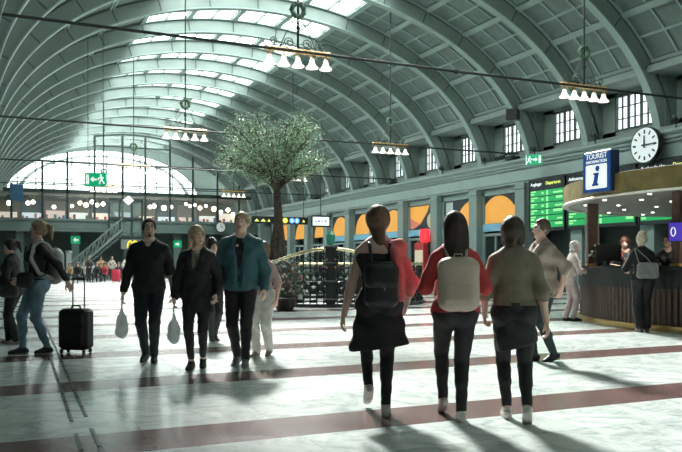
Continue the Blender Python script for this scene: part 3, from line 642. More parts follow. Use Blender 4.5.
RC = Vector((9.6, 22.0, 0)); RR = 2.9
r = empty('ornamental_railing', RC, 0, 'round black wrought iron railing with arched brass handrail around the floor opening', 'railing')
af = math.atan2(-RC.y, -RC.x) + .02
def rz_(a):                                               # top of the handrail swells into an arch facing the camera
    d = math.degrees(math.atan2(math.sin(a - af), math.cos(a - af))); return 1.20 + .42 * max(0, math.cos(R(min(90, abs(d) * 90 / 38)))) ** 1.3
b = MB(); b.lathe([(RR + .1, 0), (RR + .1, .1), (RR - .1, .1), (RR - .1, 0)], n=96); b.build('kerb', mat('dark stone kerb', (.04, .05, .048), .4), r)
b = MB(); NA = 120; b.tube([(RR * math.cos(2 * math.pi * i / NA), RR * math.sin(2 * math.pi * i / NA), rz_(2 * math.pi * i / NA)) for i in range(NA)], .05, 10, closed=True); b.build('handrail', m_gold, r, True)
b = MB()
for z in (.16, .62, 1.08): b.tube([(RR * math.cos(2 * math.pi * i / 96), RR * math.sin(2 * math.pi * i / 96), z) for i in range(96)], .022, 6, closed=True)
b.build('iron_rings', m_iron, r)
proto = None
for i in range(96):
    a = 2 * math.pi * i / 96; zt = rz_(a)
    b = MB(); b.tube([(0, 0, .1), (0, 0, zt - .04)], .022, 6)
    for z in (.36, .85): b.ball((0, 0, z), (.035, .035, .06), 8)
    for s in (-1, 1):
        pts = [(0, s * (.075 * (1 - j / 14)) * math.sin(j * .6 + .2), z0 + .075 * (1 - j / 14) * math.cos(j * .6 + .2)) for z0 in (.48,) for j in range(12)]
        b.tube(pts, .018, 5); b.tube([(p[0], p[1], p[2] + .40) for p in pts], .018, 5)
    if zt > 1.3: b.tube([(0, .085 * math.cos(j * .7), zt - .2 + .07 * math.sin(j * .7)) for j in range(9)], .016, 5)
    o = b.build('baluster', m_iron, r); o.location = (RR * math.cos(a), RR * math.sin(a), 0); o.rotation_euler = (0, 0, a)
for i in range(48):                                       # woven iron plates of the lower band, two courses
    a = 2 * math.pi * i / 48
    b = MB()
    for q in range(5): b.bbox((0, (-.09 + .18 * (q % 2)), .17 + .125 * q), (.05, .19, .10), .012)
    o = b.build('kick_plate', mat('iron plates', (.02, .028, .027), .35, .4), r); o.location = ((RR + .03) * math.cos(a), (RR + .03) * math.sin(a), 0); o.rotation_euler = (0, 0, a)
# lantern post in the middle of the arch
p = RC + Vector((RR * math.cos(af), RR * math.sin(af), 0))
r = empty('lantern_post', (p.x, p.y, 0), af, 'black iron post with green lantern at the middle of the railing arch', 'lantern post')
b = MB(); b.bbox((0, 0, .9), (.22, .30, 1.6), .03)
for z in (.2, .7, 1.2, 1.66): b.bbox((0, 0, z), (.28, .38, .10), .03)
b.build('pillar', m_iron, r)
for z in (.45, .95, 1.4):
    for s in (-1, 1): b = MB(); b.tube([(.03, s * (.19 + .10 * (1 - j / 16) * math.cos(j * .6)), z + .12 * (1 - j / 16) * math.sin(j * .6)) for j in range(14)], .022, 6); b.build('scroll', m_iron, r)
for s in (-1, 1):
    for z in (1.1, 1.32): b = MB(); b.ball((.13, s * .12, z), .035, 8); b.build('red_rosette', mat('faded red', (.35, .10, .10), .5), r, True)
b = MB(); b.lathe([(.05, 1.72), (.11, 1.78), (.13, 2.0), (.04, 2.12), (0, 2.16)], n=8); b.build('lantern', mat('green lantern glass', (.02, .10, .07), .2, emit=((.05, .6, .35), .15)), r)
# flowers hung on the left of the railing
p = ground(285, 310); r = empty('flower_planter', (p.x, p.y, 0), 0, 'tall planter full of red and white flowers against the left of the railing', 'flower planter')
b = MB(); b.lathe([(0, 0), (.20, 0), (.28, .12), (.30, .3), (.26, .32), (0, .3)], n=18); b.build('tub', mat('dark tub', (.05, .045, .042), .6), r, True)
b = MB(); FL = {}; rn = random.Random(5)
for i in range(1500):
    z = rn.random(); q = rn.gauss(0, 1); c = Vector((rn.gauss(0, .14 + .17 * math.sin(math.pi * min(1, z * .9 + .05))), rn.gauss(0, .13 + .16 * math.sin(math.pi * min(1, z * .9 + .05))), .28 + 1.0 * z)); u = Vector((rn.gauss(0, 1), rn.gauss(0, 1), rn.gauss(0, 1))).normalized(); v_ = u.orthogonal().normalized()
    b.add([c, c + u * .05 + v_ * .022, c + u * .1, c + u * .05 - v_ * .022], [(0, 1, 2, 3)])
    if i % 18 == 0:
        red = i % 36 == 0
        if i < 36: fb = MB(); [fb.ball((.022 * math.cos(j * 1.26), .022 * math.sin(j * 1.26), 0), (.022, .022, .018), 6) for j in range(5)]; fb.ball((0, 0, .01), .014, 6); fl_ = fb.build('red_flower' if red else 'white_flower', mat('petal red', (.48, .11, .12), .6) if red else mat('petal white', (.62, .62, .56), .6), r); FL[red] = fl_
        else: fl_ = FL[red].copy(); COL.objects.link(fl_)
        fl_.location = c + Vector((-.03, -.06, 0)); fl_.rotation_euler = (R(60), 0, R(i))
b.build('leaves', mat('planter leaves', (.045, .07, .045), .6), r)

# hanging direction sign and screen on the third tie rod
p = Vector((14.55, 40.1, 0)); r = empty('direction_sign', (p.x, p.y, 3.42), 0, 'long black hanging direction sign with yellow and blue discs behind the trunk', 'direction sign')
b = MB(); b.bbox((0, 0, .2), (3.3, .14, .4), .02); b.build('sign_box', m_black, r)
for nm, xs, m in (('yellow_disc', (.28,), mat('disc yellow', (.85, .75, .03), .4, emit=((1, .85, .05), .8))), ('blue_disc', (.68, .98), mat('disc blue', (.08, .3, .8), .4, emit=((.2, .5, 1), .9)))):
    for x in xs:
        b = MB(); b.prism([(.15 * math.cos(t), .15 * math.sin(t)) for t in [i * math.pi / 8 for i in range(16)]], (x, -.071, .2), (1, 0, 0), (0, 0, 1), (0, -.01, 0)); dsk = b.build(nm, m, r)
        b = MB(); b.box((x - .04, -.09, .12), (x + .04, -.082, .28)); b.build('symbol', m_tw, dsk)
for x, w_ in ((-1.5, .25), (-1.15, .3), (-.75, .16), (-.35, .22), (0, .14), (1.3, .16)): b = MB(); b.prism([(x, .12), (x + w_ * .5, .27), (x + w_, .12)], (0, -.072, 0), (1, 0, 0), (0, 0, 1), (0, -.006, 0)); b.build('direction_arrow', m_ty, r)
for x in (-1.4, 1.4): b = MB(); b.tube([(x, 0, .4), (x, 0, 2.8)], .02, 6); b.build('hanger', m_steel, r)
r = empty('hanging_screen', (17.0, 40.1, 3.3), R(-8), 'white lit display screen hanging right of the trunk', 'screen')
b = MB(); b.bbox((0, 0, .33), (1.12, .14, .66), .03); b.build('casing', m_black, r)
b = MB(); b.box((-.48, -.085, .09), (.48, -.07, .57)); dsp = b.build('display', mat('lit display', (.7, .8, .85), .3, emit=((.8, .93, 1), .75)), r)
b = MB()
for i, x in enumerate((-.3, -.12, .08, .28)): b.box((x - .06, -.09, .28), (x + .05, -.085, .36 + .05 * (i % 2)))
b.build('display_marks', mat('display grey', (.3, .36, .38), .4), dsp)
b = MB(); b.tube([(0, 0, .66), (0, 0, 2.92)], .025, 6); b.build('hanger', m_steel, r)

# tactile guide strips let into the floor
m_guide = mat('guide strip', (.025, .04, .04), .35, .4)
def gx(y): return .55 + (y - 6.14) * .0285
GL = {0: 'long dark guide strip in the floor running to the suitcase, left of the pair', 1: 'long dark guide strip in the floor, right of the pair', 2: 'short left guide strip at the bottom of the stairless floor edge', 3: 'short right guide strip near the camera'}
for i, (y0, y1, dx) in enumerate(((6.15, 30, 0), (6.3, 30, .115), (4.6, 5.72, -.0), (4.6, 5.85, .115))):
    b = MB(); n = max(2, int((y1 - y0) / .45)); L = (y1 - y0) / n
    for j in range(n):
        ya, yb = y0 + L * j, y0 + L * (j + 1) - .025; b.add([(gx(ya) + dx - .016, ya, .0), (gx(ya) + dx + .016, ya, .0), (gx(yb) + dx + .016, yb, .0), (gx(yb) + dx - .016, yb, .0), (gx(ya) + dx - .012, ya + .01, .006), (gx(ya) + dx + .012, ya + .01, .006), (gx(yb) + dx + .012, yb - .01, .006), (gx(yb) + dx - .012, yb - .01, .006)], [(4, 5, 6, 7), (0, 1, 5, 4), (1, 2, 6, 5), (2, 3, 7, 6), (3, 0, 4, 7)])
    tag(b.build('guide_strip', m_guide), ['long dark guide strip in the floor under the suitcase woman, left of two', 'long dark guide strip in the floor beside the suitcase, right of two', 'short dark guide strip at the bottom edge of the floor, left of two', 'short dark guide strip at the bottom edge of the floor, right of two'][i], 'guide strip', 'tactile guide strips in the floor')

# ================================================================ far end: shops, lamps, stairs, signs
rn = random.Random(3)
def xat(px, Y): return ray(px) * Y
cols = [(.95, .85, .7), (.8, .9, 1), (1, .75, .7), (.9, .95, .9), (1, .9, .75), (.75, .85, .95)]
SHL = ['warm', 'cool blue', 'pinkish', 'pale', 'cream', 'dim blue']
for i in range(11):
    x0 = .3 + 2.0 * i; r = empty('shop_window', (x0 + .9, 73.7, 4.2), 0, '%s lit shop window on the mezzanine, number %s from the left' % (SHL[i % 6], ['one', 'two', 'three', 'four', 'five', 'six', 'seven', 'eight', 'nine', 'ten', 'eleven'][i]), 'shop window', 'lit shop windows on the mezzanine')
    b = MB(); b.box((-.95, .1, 0), (.95, .25, 2.7)); b.build('back_panel', mat('shop back %d' % (i % 3), [(.25, .20, .15), (.12, .15, .17), (.3, .26, .24)][i % 3], .6), r)
    b = MB(); hz = rn.uniform(.5, 1.0); b.box((-.8, .05, 1.0), (.8, .1, 1.0 + hz)); b.build('lit_panel', mat('lit panel %d' % (i % 6), cols[i % 6], .4, emit=(cols[i % 6], .3 + .3 * rn.random())), r)
    for j in range(5):
        b = MB(); x = -.75 + .36 * j; h = rn.uniform(.3, .9); b.bbox((x, -.1, .7 + h / 2), (.22, .2, h), .03); b.build('display_item', m_goods[rn.randrange(5)], r)
G = [(9, 203, 1.1), (28, 203, 1), (33, 202, 1), (54, 207, .9), (72, 206, .8), (80, 203, 1), (86, 205, 1.1), (92, 202, 1), (97, 205, 1), (103, 204, 1), (150, 207, 1), (154, 206, 1.1), (164, 208, 1.3), (171, 207, 1), (186, 204, .8), (190, 206, .8), (195, 205, .8), (200, 208, 1.1), (206, 206, .8), (214, 209, 1.3), (221, 212, 1), (228, 210, 1.1), (233, 214, .9), (240, 213, 1.1)]
order = ['first', 'second', 'third', 'fourth', 'fifth', 'sixth', 'seventh', 'eighth', 'ninth', 'tenth', 'eleventh', 'twelfth', 'thirteenth', 'fourteenth', 'fifteenth', 'sixteenth', 'seventeenth', 'eighteenth', 'nineteenth', 'twentieth', 'twenty-first', 'twenty-second', 'twenty-third', 'twenty-fourth']
for i, (px, py, s) in enumerate(G):
    Y = 69.5 + (i % 3); X = xat(px, Y); z = 1.2 + (264 - py) / F * depth(X, Y)
    r = empty('pendant_lamp', (X, Y, z), 0, 'glowing round pendant lamp above the mezzanine, %s from the left' % order[i], 'pendant lamp', 'glowing pendant lamps above the mezzanine')
    b = MB(); b.ball((0, 0, 0), .19 * s, 12); b.build('globe', m_globe, r, True); b = MB(); b.tube([(0, 0, .19 * s), (0, 0, 7.22 - z)], .015, 5); b.lathe([(.08, .17 * s), (.05, .26 * s)], n=8); b.build('cord', m_steel, r)
# portal frame in the middle of the mezzanine
r = empty('lift_shaft', (10.2, 66.05, 0), 0, 'dark framed glass lift shaft in the middle of the end screen', 'lift shaft')
for x in (-1.35, -.5, .5, 1.35):
    b = MB(); b.box((x - .07, -.1, 3.3), (x + .07, .1, 6.7)); b.build('post', m_steel, r)
b = MB()
for z in (3.4, 5.0, 6.6): b.box((-1.42, -.11, z - .12), (1.42, .11, z + .12))
b.build('crossbeam', m_steel, r)
b = MB(); b.box((-1.3, 0, 3.4), (1.3, .02, 6.5)); b.build('glass_panel', mat('lift glass', (.3, .4, .38), .08, alpha=.25), r)
b = MB(); b.prism([(-.45, 0), (0, -.4), (.45, 0), (0, .4)], (.2, -.13, 6.55), (1, 0, 0), (0, 0, 1), (0, -.02, 0)); b.build('diamond_sign', m_sw, r)
# staircase with lattice balustrade
r = empty('staircase', (5.6, 66.2, 0), 0, 'dark staircase with lattice balustrade rising to the mezzanine', 'staircase')
b = MB()
for i in range(20): b.box((.2 + .21 * i, -.4, .19 * i), (.2 + .21 * i + .24, .8, .19 * i + .19))
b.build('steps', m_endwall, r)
b = MB(); m_bal = mat('balustrade paint', (.17, .225, .21), .5)
def sl(x): return x * .19 / .21
b.prism([(.2, .25), (4.3, .25 + sl(4.1)), (4.3, .5 + sl(4.1)), (.2, .5)], (0, -.5, 0), (1, 0, 0), (0, 0, 1), (0, .1, 0)); b.prism([(.2, 1.25), (4.3, 1.25 + sl(4.1)), (4.3, 1.4 + sl(4.1)), (.2, 1.4)], (0, -.52, 0), (1, 0, 0), (0, 0, 1), (0, .14, 0))
b.build('handrail', m_bal, r)
b = MB()
for i in range(18):
    x = .3 + .23 * i; b.box((x - .025, -.48, .4 + sl(x - .2)), (x + .025, -.42, 1.3 + sl(x - .2)))
    if i % 2 == 0 and i < 16: b.prism([(x, .5 + sl(x - .2)), (x + .06, .5 + sl(x - .2)), (x + .46, 1.25 + sl(x + .2)), (x + .40, 1.25 + sl(x + .2))], (0, -.47, 0), (1, 0, 0), (0, 0, 1), (0, .04, 0))
b.build('lattice', m_bal, r)
b = MB(); b.box((-.15, -.6, 0), (.25, -.2, 2.1)); b.lathe([(.0, 2.1), (.28, 2.1), (.28, 2.25), (0, 2.3)], (.05, -.4, 0), 8); b.build('newel_post', mat('newel paint', (.30, .36, .35), .5), r)
# restaurant sign with golden arches
r = empty('restaurant_sign', (10.75, 65.98, 2.47), 0, 'grey board with yellow double-arch letter M beside the lift shaft', 'sign')
b = MB(); b.bbox((0, .05, .4), (1.9, .1, .85), .03); b.build('board', mat('sign board grey', (.20, .23, .22), .5), r)
b = MB(); m_m = mat('yellow letter', (.95, .72, .02), .4, emit=((1, .8, .03), .7))
for s in (-1, 1): b.tube([(s * (.21 + .2 * math.cos(t)), -.02, .1 + .56 * max(0, math.sin(t))) for t in [i * math.pi / 12 for i in range(13)]], .055, 8)
b.build('letter_m', m_m, r)
for x in (-.8, .8): b = MB(); b.tube([(x, .05, .8), (x, .05, .95)], .03, 6); b.build('hanger', m_steel, r)
b = MB(); b.bbox((0, 0, 0), (1.0, .12, 1.35), .03); o = b.build('blue_sign', mat('blue panel', (.03, .10, .20), .4)); o.location = (1.75, 66.25, 6.9); tag(o, 'dark blue sign panel on the left of the end screen', 'sign')
r = empty('round_wall_clock', (18.4, 66.05, 4.45), 0, 'small round white clock on the mezzanine parapet', 'clock'); r.rotation_euler = (R(90), 0, 0)
b = MB(); b.lathe([(0, .02), (.38, .02), (.42, 0), (.42, -.1)], n=24); b.build('dial', m_white, r); b = MB(); b.lathe([(.42, -.1), (.45, -.1), (.45, .04), (.42, .04)], n=24); b.build('rim', m_black, r); b = MB(); b.box((-.02, 0, .025), (.02, .28, .035)); b.box((0, -.02, .025), (.2, .02, .035)); b.build('hands', m_black, r)
# ================================================================ people: one implicit body surface per person, clothes as children
V3 = lambda *a: np.array(a, float)
CORN = np.array([(i, j, k) for i in (0, 1) for j in (0, 1) for k in (0, 1)])
EDG = [(a, b) for a in range(8) for b in range(a + 1, 8) if abs(CORN[a] - CORN[b]).sum() == 1]
def unit(v): v = np.asarray(v, float); return v / (np.linalg.norm(v) + 1e-9)
def cap(a, b, ra, rb=None, sq=None): return ['c', V3(*a), V3(*b), ra, ra if rb is None else rb, sq]
def ell3(c, r, M=None): return ['e', V3(*c), V3(*r), np.eye(3) if M is None else M]
def grow(p, d):
    if p[0] == 'c': return ['c', p[1], p[2], p[3] + d, p[4] + d, p[5]]
    return ['e', p[1], p[2] + d, p[3]]
def bounds(p):
    if p[0] == 'c':
        r = max(p[3], p[4]); return np.minimum(p[1], p[2]) - r, np.maximum(p[1], p[2]) + r
    r = p[2].max(); return p[1] - r, p[1] + r
def ev(p, P):
    if p[0] == 'c':
        a, b = p[1], p[2]; q = P - a; ba = b - a; sc = 1.
        if p[5] is not None:
            f, k = p[5]; f = unit(f); q = q + (1 / k - 1) * (q @ f)[..., None] * f; ba = ba + (1 / k - 1) * (ba @ f) * f; sc = .5 + .5 * k
        t = np.clip((q @ ba) / (ba @ ba + 1e-12), 0, 1); return (np.linalg.norm(q - t[..., None] * ba, axis=-1) - (p[3] + (p[4] - p[3]) * t)) * sc
    q = (P - p[1]) @ p[3]; k0 = np.linalg.norm(q / p[2], axis=-1); k1 = np.linalg.norm(q / p[2] ** 2, axis=-1); return k0 * (k0 - 1) / (k1 + 1e-9)
class Field:
    def __init__(s, prims, h, pad=.05):
        bs = [bounds(p) for p in prims]; s.lo = np.min([b[0] for b in bs], 0) - pad; hi = np.max([b[1] for b in bs], 0) + pad; s.h = h
        s.n = np.ceil((hi - s.lo) / h).astype(int) + 1; s.g = np.full(tuple(s.n), 1., np.float32)
    def win(s, lo, hi, m):
        a = np.maximum(0, np.floor((lo - m - s.lo) / s.h)).astype(int); b = np.minimum(s.n, np.ceil((hi + m - s.lo) / s.h).astype(int) + 1)
        if (b <= a).any(): return None, None
        sl = tuple(slice(x, y) for x, y in zip(a, b)); ax = [s.lo[i] + s.h * np.arange(a[i], b[i]) for i in range(3)]
        return sl, np.stack(np.meshgrid(*ax, indexing='ij'), -1)
    def add(s, p, k=.02):
        sl, P = s.win(*bounds(p), max(.03, k * 1.5))
        if sl is None: return s
        d = ev(p, P); g = s.g[sl]; hh = np.clip(.5 + .5 * (g - d) / k, 0, 1); s.g[sl] = g * (1 - hh) + d * hh - k * hh * (1 - hh); return s
    def sub(s, p, k=.008):
        sl, P = s.win(*bounds(p), .04)
        if sl is None: return s
        d = -ev(p, P); g = s.g[sl]; hh = np.clip(.5 - .5 * (g - d) / k, 0, 1); s.g[sl] = g * (1 - hh) + d * hh + k * hh * (1 - hh); return s
    def allP(s): return np.stack(np.meshgrid(*[s.lo[i] + s.h * np.arange(s.n[i]) for i in range(3)], indexing='ij'), -1)
    def plane(s, pt, nrm):                                # keep the side the normal points away from
        d = (s.allP() - V3(*pt)) @ unit(nrm); s.g = np.maximum(s.g, d).astype(np.float32); return s
    def fn(s, f): s.g = f(s.g, s.allP()).astype(np.float32); return s
    def folds(s, amp=.004, fq=38., ax=(.3, .2, 1), seed=0):
        P = s.allP(); a = unit(ax); u = P @ a
        s.g = (s.g + amp * np.sin(u * fq + 2.2 * np.sin(P[..., 0] * 13 + seed) + 1.7 * np.sin(P[..., 1] * 15 + seed * 2)) * .6 + amp * .5 * np.sin(P[..., 0] * 41 + P[..., 2] * 23 + seed)).astype(np.float32); return s
    def net(s):
        g = s.g; ins = g < 0; n = s.n; c = [ins[i:n[0] - 1 + i, j:n[1] - 1 + j, k:n[2] - 1 + k] for i, j, k in CORN]
        cnt = sum(x.astype(np.int8) for x in c); idx = np.argwhere((cnt > 0) & (cnt < 8))
        vals = np.stack([g[idx[:, 0] + o[0], idx[:, 1] + o[1], idx[:, 2] + o[2]] for o in CORN]); pos = np.zeros((len(idx), 3)); ct = np.zeros(len(idx))
        for a, b in EDG:
            m = (vals[a] < 0) != (vals[b] < 0); t = np.where(m, vals[a] / (vals[a] - vals[b] + 1e-12), 0); pos += m[:, None] * (CORN[a] + t[:, None] * (CORN[b] - CORN[a])); ct += m
        V = s.lo + s.h * (idx + pos / np.maximum(ct, 1)[:, None]); ID = -np.ones(tuple(n - 1), np.int64); ID[tuple(idx.T)] = np.arange(len(idx)); Q = []
        for ax in range(3):
            u, v = [(1, 2), (2, 0), (0, 1)][ax]; e = [slice(None)] * 3; e2 = [slice(None)] * 3; e[ax] = slice(0, -1); e2[ax] = slice(1, None)
            A, B = ins[tuple(e)], ins[tuple(e2)]; w = np.argwhere(A != B); w = w[(w[:, u] > 0) & (w[:, v] > 0) & (w[:, u] < n[u] - 1) & (w[:, v] < n[v] - 1)]
            def cell(du, dv): q = w.copy(); q[:, u] -= du; q[:, v] -= dv; return ID[tuple(q.T)]
            q = np.stack([cell(1, 1), cell(0, 1), cell(0, 0), cell(1, 0)], 1); fl = ~A[tuple(w.T)]; q[fl] = q[fl][:, ::-1]; Q.append(q)
        Q = np.concatenate(Q); return V, Q[(Q >= 0).all(1)]
def mesh_obj(name, V, Q, mats, parent, mi=None):
    me = bpy.data.meshes.new(name); me.vertices.add(len(V)); me.vertices.foreach_set('co', np.asarray(V, np.float32).ravel())
    me.loops.add(Q.size); me.loops.foreach_set('vertex_index', Q.ravel().astype(np.int32)); me.polygons.add(len(Q)); me.polygons.foreach_set('loop_start', (np.arange(len(Q)) * 4).astype(np.int32))
    try: me.polygons.foreach_set('loop_total', np.full(len(Q), 4, np.int32))
    except Exception: pass
    for m in (mats if isinstance(mats, (list, tuple)) else [mats]): me.materials.append(m)
    if mi is not None: me.polygons.foreach_set('material_index', mi.astype(np.int32))
    me.polygons.foreach_set('use_smooth', [True] * len(Q)); me.update(calc_edges=True); me.validate()
    o = bpy.data.objects.new(name, me); COL.objects.link(o)
    if parent is not None: o.parent = parent
    return o
def rot3(x=0, y=0, z=0):
    return np.array(Matrix.Rotation(R(z), 3, 'Z') @ Matrix.Rotation(R(x), 3, 'X') @ Matrix.Rotation(R(y), 3, 'Y'))
def ik(a, b, l1, l2, pole):
    d = b - a; D = np.linalg.norm(d); D2 = min(D, (l1 + l2) * .999); u = d / D; b = a + u * D2; x = (l1 * l1 - l2 * l2 + D2 * D2) / (2 * D2); h = math.sqrt(max(0, l1 * l1 - x * x)); p = np.asarray(pole, float); p = unit(p - u * (p @ u)); return a + u * x + p * h, b

class Figure:
    """Local frame: faces +Y, right hand at +X, reference height 1.75 m; every joint is set here, the shapes follow."""
    def __init__(s, name_label, at, rz, H, pose, group=None, female=True, h=.008, skin=(.55, .36, .28), cat='person'):
        s.k = H / 1.75; s.h = h; s.f = female; s.P = p = dict(lean=0, side=0, twist=0, hyaw=0, hpitch=0, hroll=0, drop=0, px=0, py=0, armR=(.27, .02, .86), armL=(-.27, .02, .86), poleR=(.5, -1, -.1), poleL=(-.5, -1, -.1), footR=(.10, .0, .085, 0, 8), footL=(-.10, .0, .085, 0, 8), curl=.5, sit=False); p.update(pose)
        s.root = empty('person', at, rz, name_label, cat, group); s.skin = mat('skin %.2f' % skin[0], skin, .5, var=.05, scale=12)
        z0 = .95 - p['drop']; s.pel = V3(p['px'], p['py'], z0); s.MU = rot3(-p['lean'], p['side'], p['twist']); s.MH = s.MU @ rot3(-p['hpitch'] * -1, p['hroll'], p['hyaw'])
        s.U = lambda *q: s.pel + s.MU @ (V3(*q) - V3(0, 0, .95))
        s.neck = s.U(0, .0, 1.49); s.Hd = lambda *q: s.neck + s.MH @ (V3(*q) - V3(0, 0, 1.49))
        sw = .150 if female else .175; s.sw = sw; r = 1. if female else 1.12
        s.sh = {1: s.U(sw, 0, 1.375), -1: s.U(-sw, 0, 1.375)}; s.el, s.wr = {}, {}
        s.hip, s.kn, s.an, s.ff, s.fu = {}, {}, {}, {}, {}
        for sd, n in ((1, 'R'), (-1, 'L')):
            tgt = s.U(*p['arm' + n]); s.el[sd], s.wr[sd] = ik(s.sh[sd], tgt, .285, .25, s.MU @ V3(*p['pole' + n]))
            fx, fy, fz, pit, yaw = p['foot' + n]; s.hip[sd] = s.pel + V3(sd * .09, 0, -.03); a = V3(fx, fy, fz); yawv = -sd * yaw
            fdir = rot3(0, 0, yawv) @ (rot3(-pit, 0, 0) @ V3(0, 1, 0)); up = rot3(0, 0, yawv) @ (rot3(-pit, 0, 0) @ V3(0, 0, 1))
            s.kn[sd], s.an[sd] = ik(s.hip[sd], a, .435, .425, rot3(0, 0, yawv * .6) @ V3(0, 1, .15)); s.ff[sd], s.fu[sd] = fdir, up
        w = (.93 if female else 1.04) * s.P.get('wide', 1.); fy_ = s.MU @ V3(0, 1, 0); SQ = lambda k: (fy_, k)
        bust = [ell3(s.U(x, .085, 1.285), (.062, .06, .065), s.MU) for x in (-.075, .075)] if female else [ell3(s.U(x, .065, 1.31), (.085, .05, .07), s.MU) for x in (-.08, .08)]
        s.t_pel = [cap(s.pel + V3(-.075, 0, -.01), s.pel + V3(.075, 0, -.01), .115 * (1.03 if female else .98), None, (V3(0, 1, 0), .86))] + [ell3(s.pel + V3(x, -.06, -.03), (.085, .085, .09)) for x in (-.07, .07)]
        s.t_belly = [cap(s.U(0, 0, 1.0), s.U(0, 0, 1.16), .135 * w, .122 * w, SQ(.74))] if female else [cap(s.U(0, .012, .98), s.U(0, .01, 1.16), .145 * w, .142 * w, SQ(.80))]
        s.t_chest = [cap(s.U(0, 0, 1.19), s.U(0, 0, 1.33), .132 * w, .145 * w, SQ(.70)), cap(s.U(-.06, 0, 1.33), s.U(.06, 0, 1.33), .13 * w, None, SQ(.72))] + bust
        s.t_sho = [cap(s.U(x * (sw - .015), 0, 1.375), s.U(x * .05, -.005, 1.435), .050 * r, .054 * r) for x in (-1, 1)] + [cap(s.U(x * .075, -.012, 1.43), s.U(x * .02, -.005, 1.485), .045, .045) for x in (-1, 1)]
        s.t_neck = [cap(s.U(0, -.005, 1.43), s.Hd(0, .012, 1.56), .056 * r, .05 * r)]
        s.a_up = {d: [cap(s.sh[d], s.el[d],   .048 * r, .038 * r)] for d in (1, -1)}; s.a_fo = {d: [cap(s.el[d], s.wr[d], .040 * r, .026 * r), ell3(s.el[d] * .72 + s.wr[d] * .28, (.040 * r,) * 3)] for d in (1, -1)}
        s.l_th = {d: [cap(s.hip[d] + V3(0, 0, -.02), s.kn[d], .088 * (1 if female else 1.02), .056)] for d in (1, -1)}
        def calf(d): q = s.kn[d] * .7 + s.an[d] * .3; back = unit(s.kn[d] * .5 + s.an[d] * .5 - (s.hip[d] * .5 + s.an[d] * .5) + V3(0, .02, 0)); return q - .014 * back
        s.l_sh = {d: [cap(s.kn[d], s.an[d], .053, .034), cap(s.kn[d] * .85 + s.an[d] * .15 - .01 * s.ff[d], s.kn[d] * .55 + s.an[d] * .45 - .016 * s.ff[d], .046, .044)] for d in (1, -1)}
        s.foot = {d: [cap(s.an[d] - .035 * s.ff[d] - .045 * s.fu[d], s.an[d] + .09 * s.ff[d] - .055 * s.fu[d], .032, .032), cap(s.an[d] + .08 * s.ff[d] - .056 * s.fu[d], s.an[d] + .155 * s.ff[d] - .062 * s.fu[d], .034, .022), cap(s.an[d], s.an[d] + .06 * s.ff[d] - .04 * s.fu[d], .034, .03)] for d in (1, -1)}
    def put(s, name, F, mats, parent=None, mi=None, smooth=True):
        V, Q = F.net()
        if len(Q) == 0: return None
        return mesh_obj(name, V * s.k, Q, mats, parent or s.root, mi(V, Q) if mi else None)
    def head_prims(s):
        Hd, M = s.Hd, s.MH
        return [ell3(Hd(0, -.012, 1.655), (.075, .095, .092), M), ell3(Hd(0, .025, 1.60), (.062, .07, .078), M), ell3(Hd(0, .045, 1.565), (.046, .046, .045), M), ell3(Hd(0, .07, 1.542), (.024, .02, .018), M),
                ell3(Hd(.04, .052, 1.60), (.024, .026, .024), M), ell3(Hd(-.04, .052, 1.60), (.024, .026, .024), M), cap(Hd(-.035, .078, 1.672), Hd(.035, .078, 1.672), .011)]
    def hand(s, d):
        w = s.wr[d]; u = unit(s.wr[d] - s.el[d]); c = s.P['curl']; out = s.MU @ V3(d, 0, 0); fw = s.MU @ V3(0, 1, 0)
        th = unit(fw - u * (fw @ u)); n = unit(np.cross(u, th)) * 1.; inn = n if n @ out < 0 else -n        # thumb side, palm side
        b = w + u * .085; pr = [cap(w + th * .018, b + th * .028, .015, .014), cap(w - th * .012, b - th * .026, .015, .013), cap(w, b, .016, .014)]; fing = []
        for q, l in ((.030, .072), (.010, .082), (-.010, .076), (-.029, .06)):
            a = b + th * q - u * .006; d1 = unit(u + inn * .7 * c); d2 = unit(u * (1 - c) + inn * 1.3 * c); d3 = unit(u * (.6 - 1.2 * c) + inn * 1.2 * c); p1 = a + d1 * l * .46; p2 = p1 + d2 * l * .32; p3 = p2 + d3 * l * .24
            fing += [cap(a, p1, .0095, .009), cap(p1, p2, .009, .0085), cap(p2, p3, .0085, .0075)]
        a = w + u * .02 + th * .02; t1 = a + unit(u * .7 + th * .8 + inn * .3) * .04; t2 = t1 + unit(u + th * .35 + inn * .4) * .03; t3 = t2 + unit(u + inn * .6) * .022
        fing += [cap(a, t1, .013, .011), cap(t1, t2, .011, .010), cap(t2, t3, .0095, .008)]
        return pr, fing
    def body(s, lip=(.42, .17, .15), brow=(.12, .08, .05), eyes=True):
        torso = s.t_pel + s.t_belly + s.t_chest + s.t_sho; limbs = sum((s.a_up[d] + s.a_fo[d] + s.l_th[d] + s.l_sh[d] for d in (1, -1)), [])
        hands = [s.hand(d) for d in (1, -1)]; feet = s.foot[1] + s.foot[-1]; hd = s.head_prims(); Hd, M = s.Hd, s.MH
        F_ = Field(torso + limbs + hd + feet + sum((a + b for a, b in hands), []), s.h)
        for p in torso: F_.add(p, .05)
        for p in s.t_neck: F_.add(p, .03)
        for p in limbs: F_.add(p, .022)
        for p in feet: F_.add(p, .015)
        for p in hd: F_.add(p, .02)
        for a, b in hands:
            for p in a: F_.add(p, .012)
            for p in b: F_.add(p, .004)
        for x in (-.032, .032): F_.sub(ell3(Hd(x, .098, 1.645), (.017, .016, .012), M), .012)
        F_.add(cap(Hd(0, .088, 1.655), Hd(0, .108, 1.612), .009, .013), .01); F_.add(ell3(Hd(.013, .094, 1.607), (.009, .01, .008), M), .008); F_.add(ell3(Hd(-.013, .094, 1.607), (.009, .01, .008), M), .008)
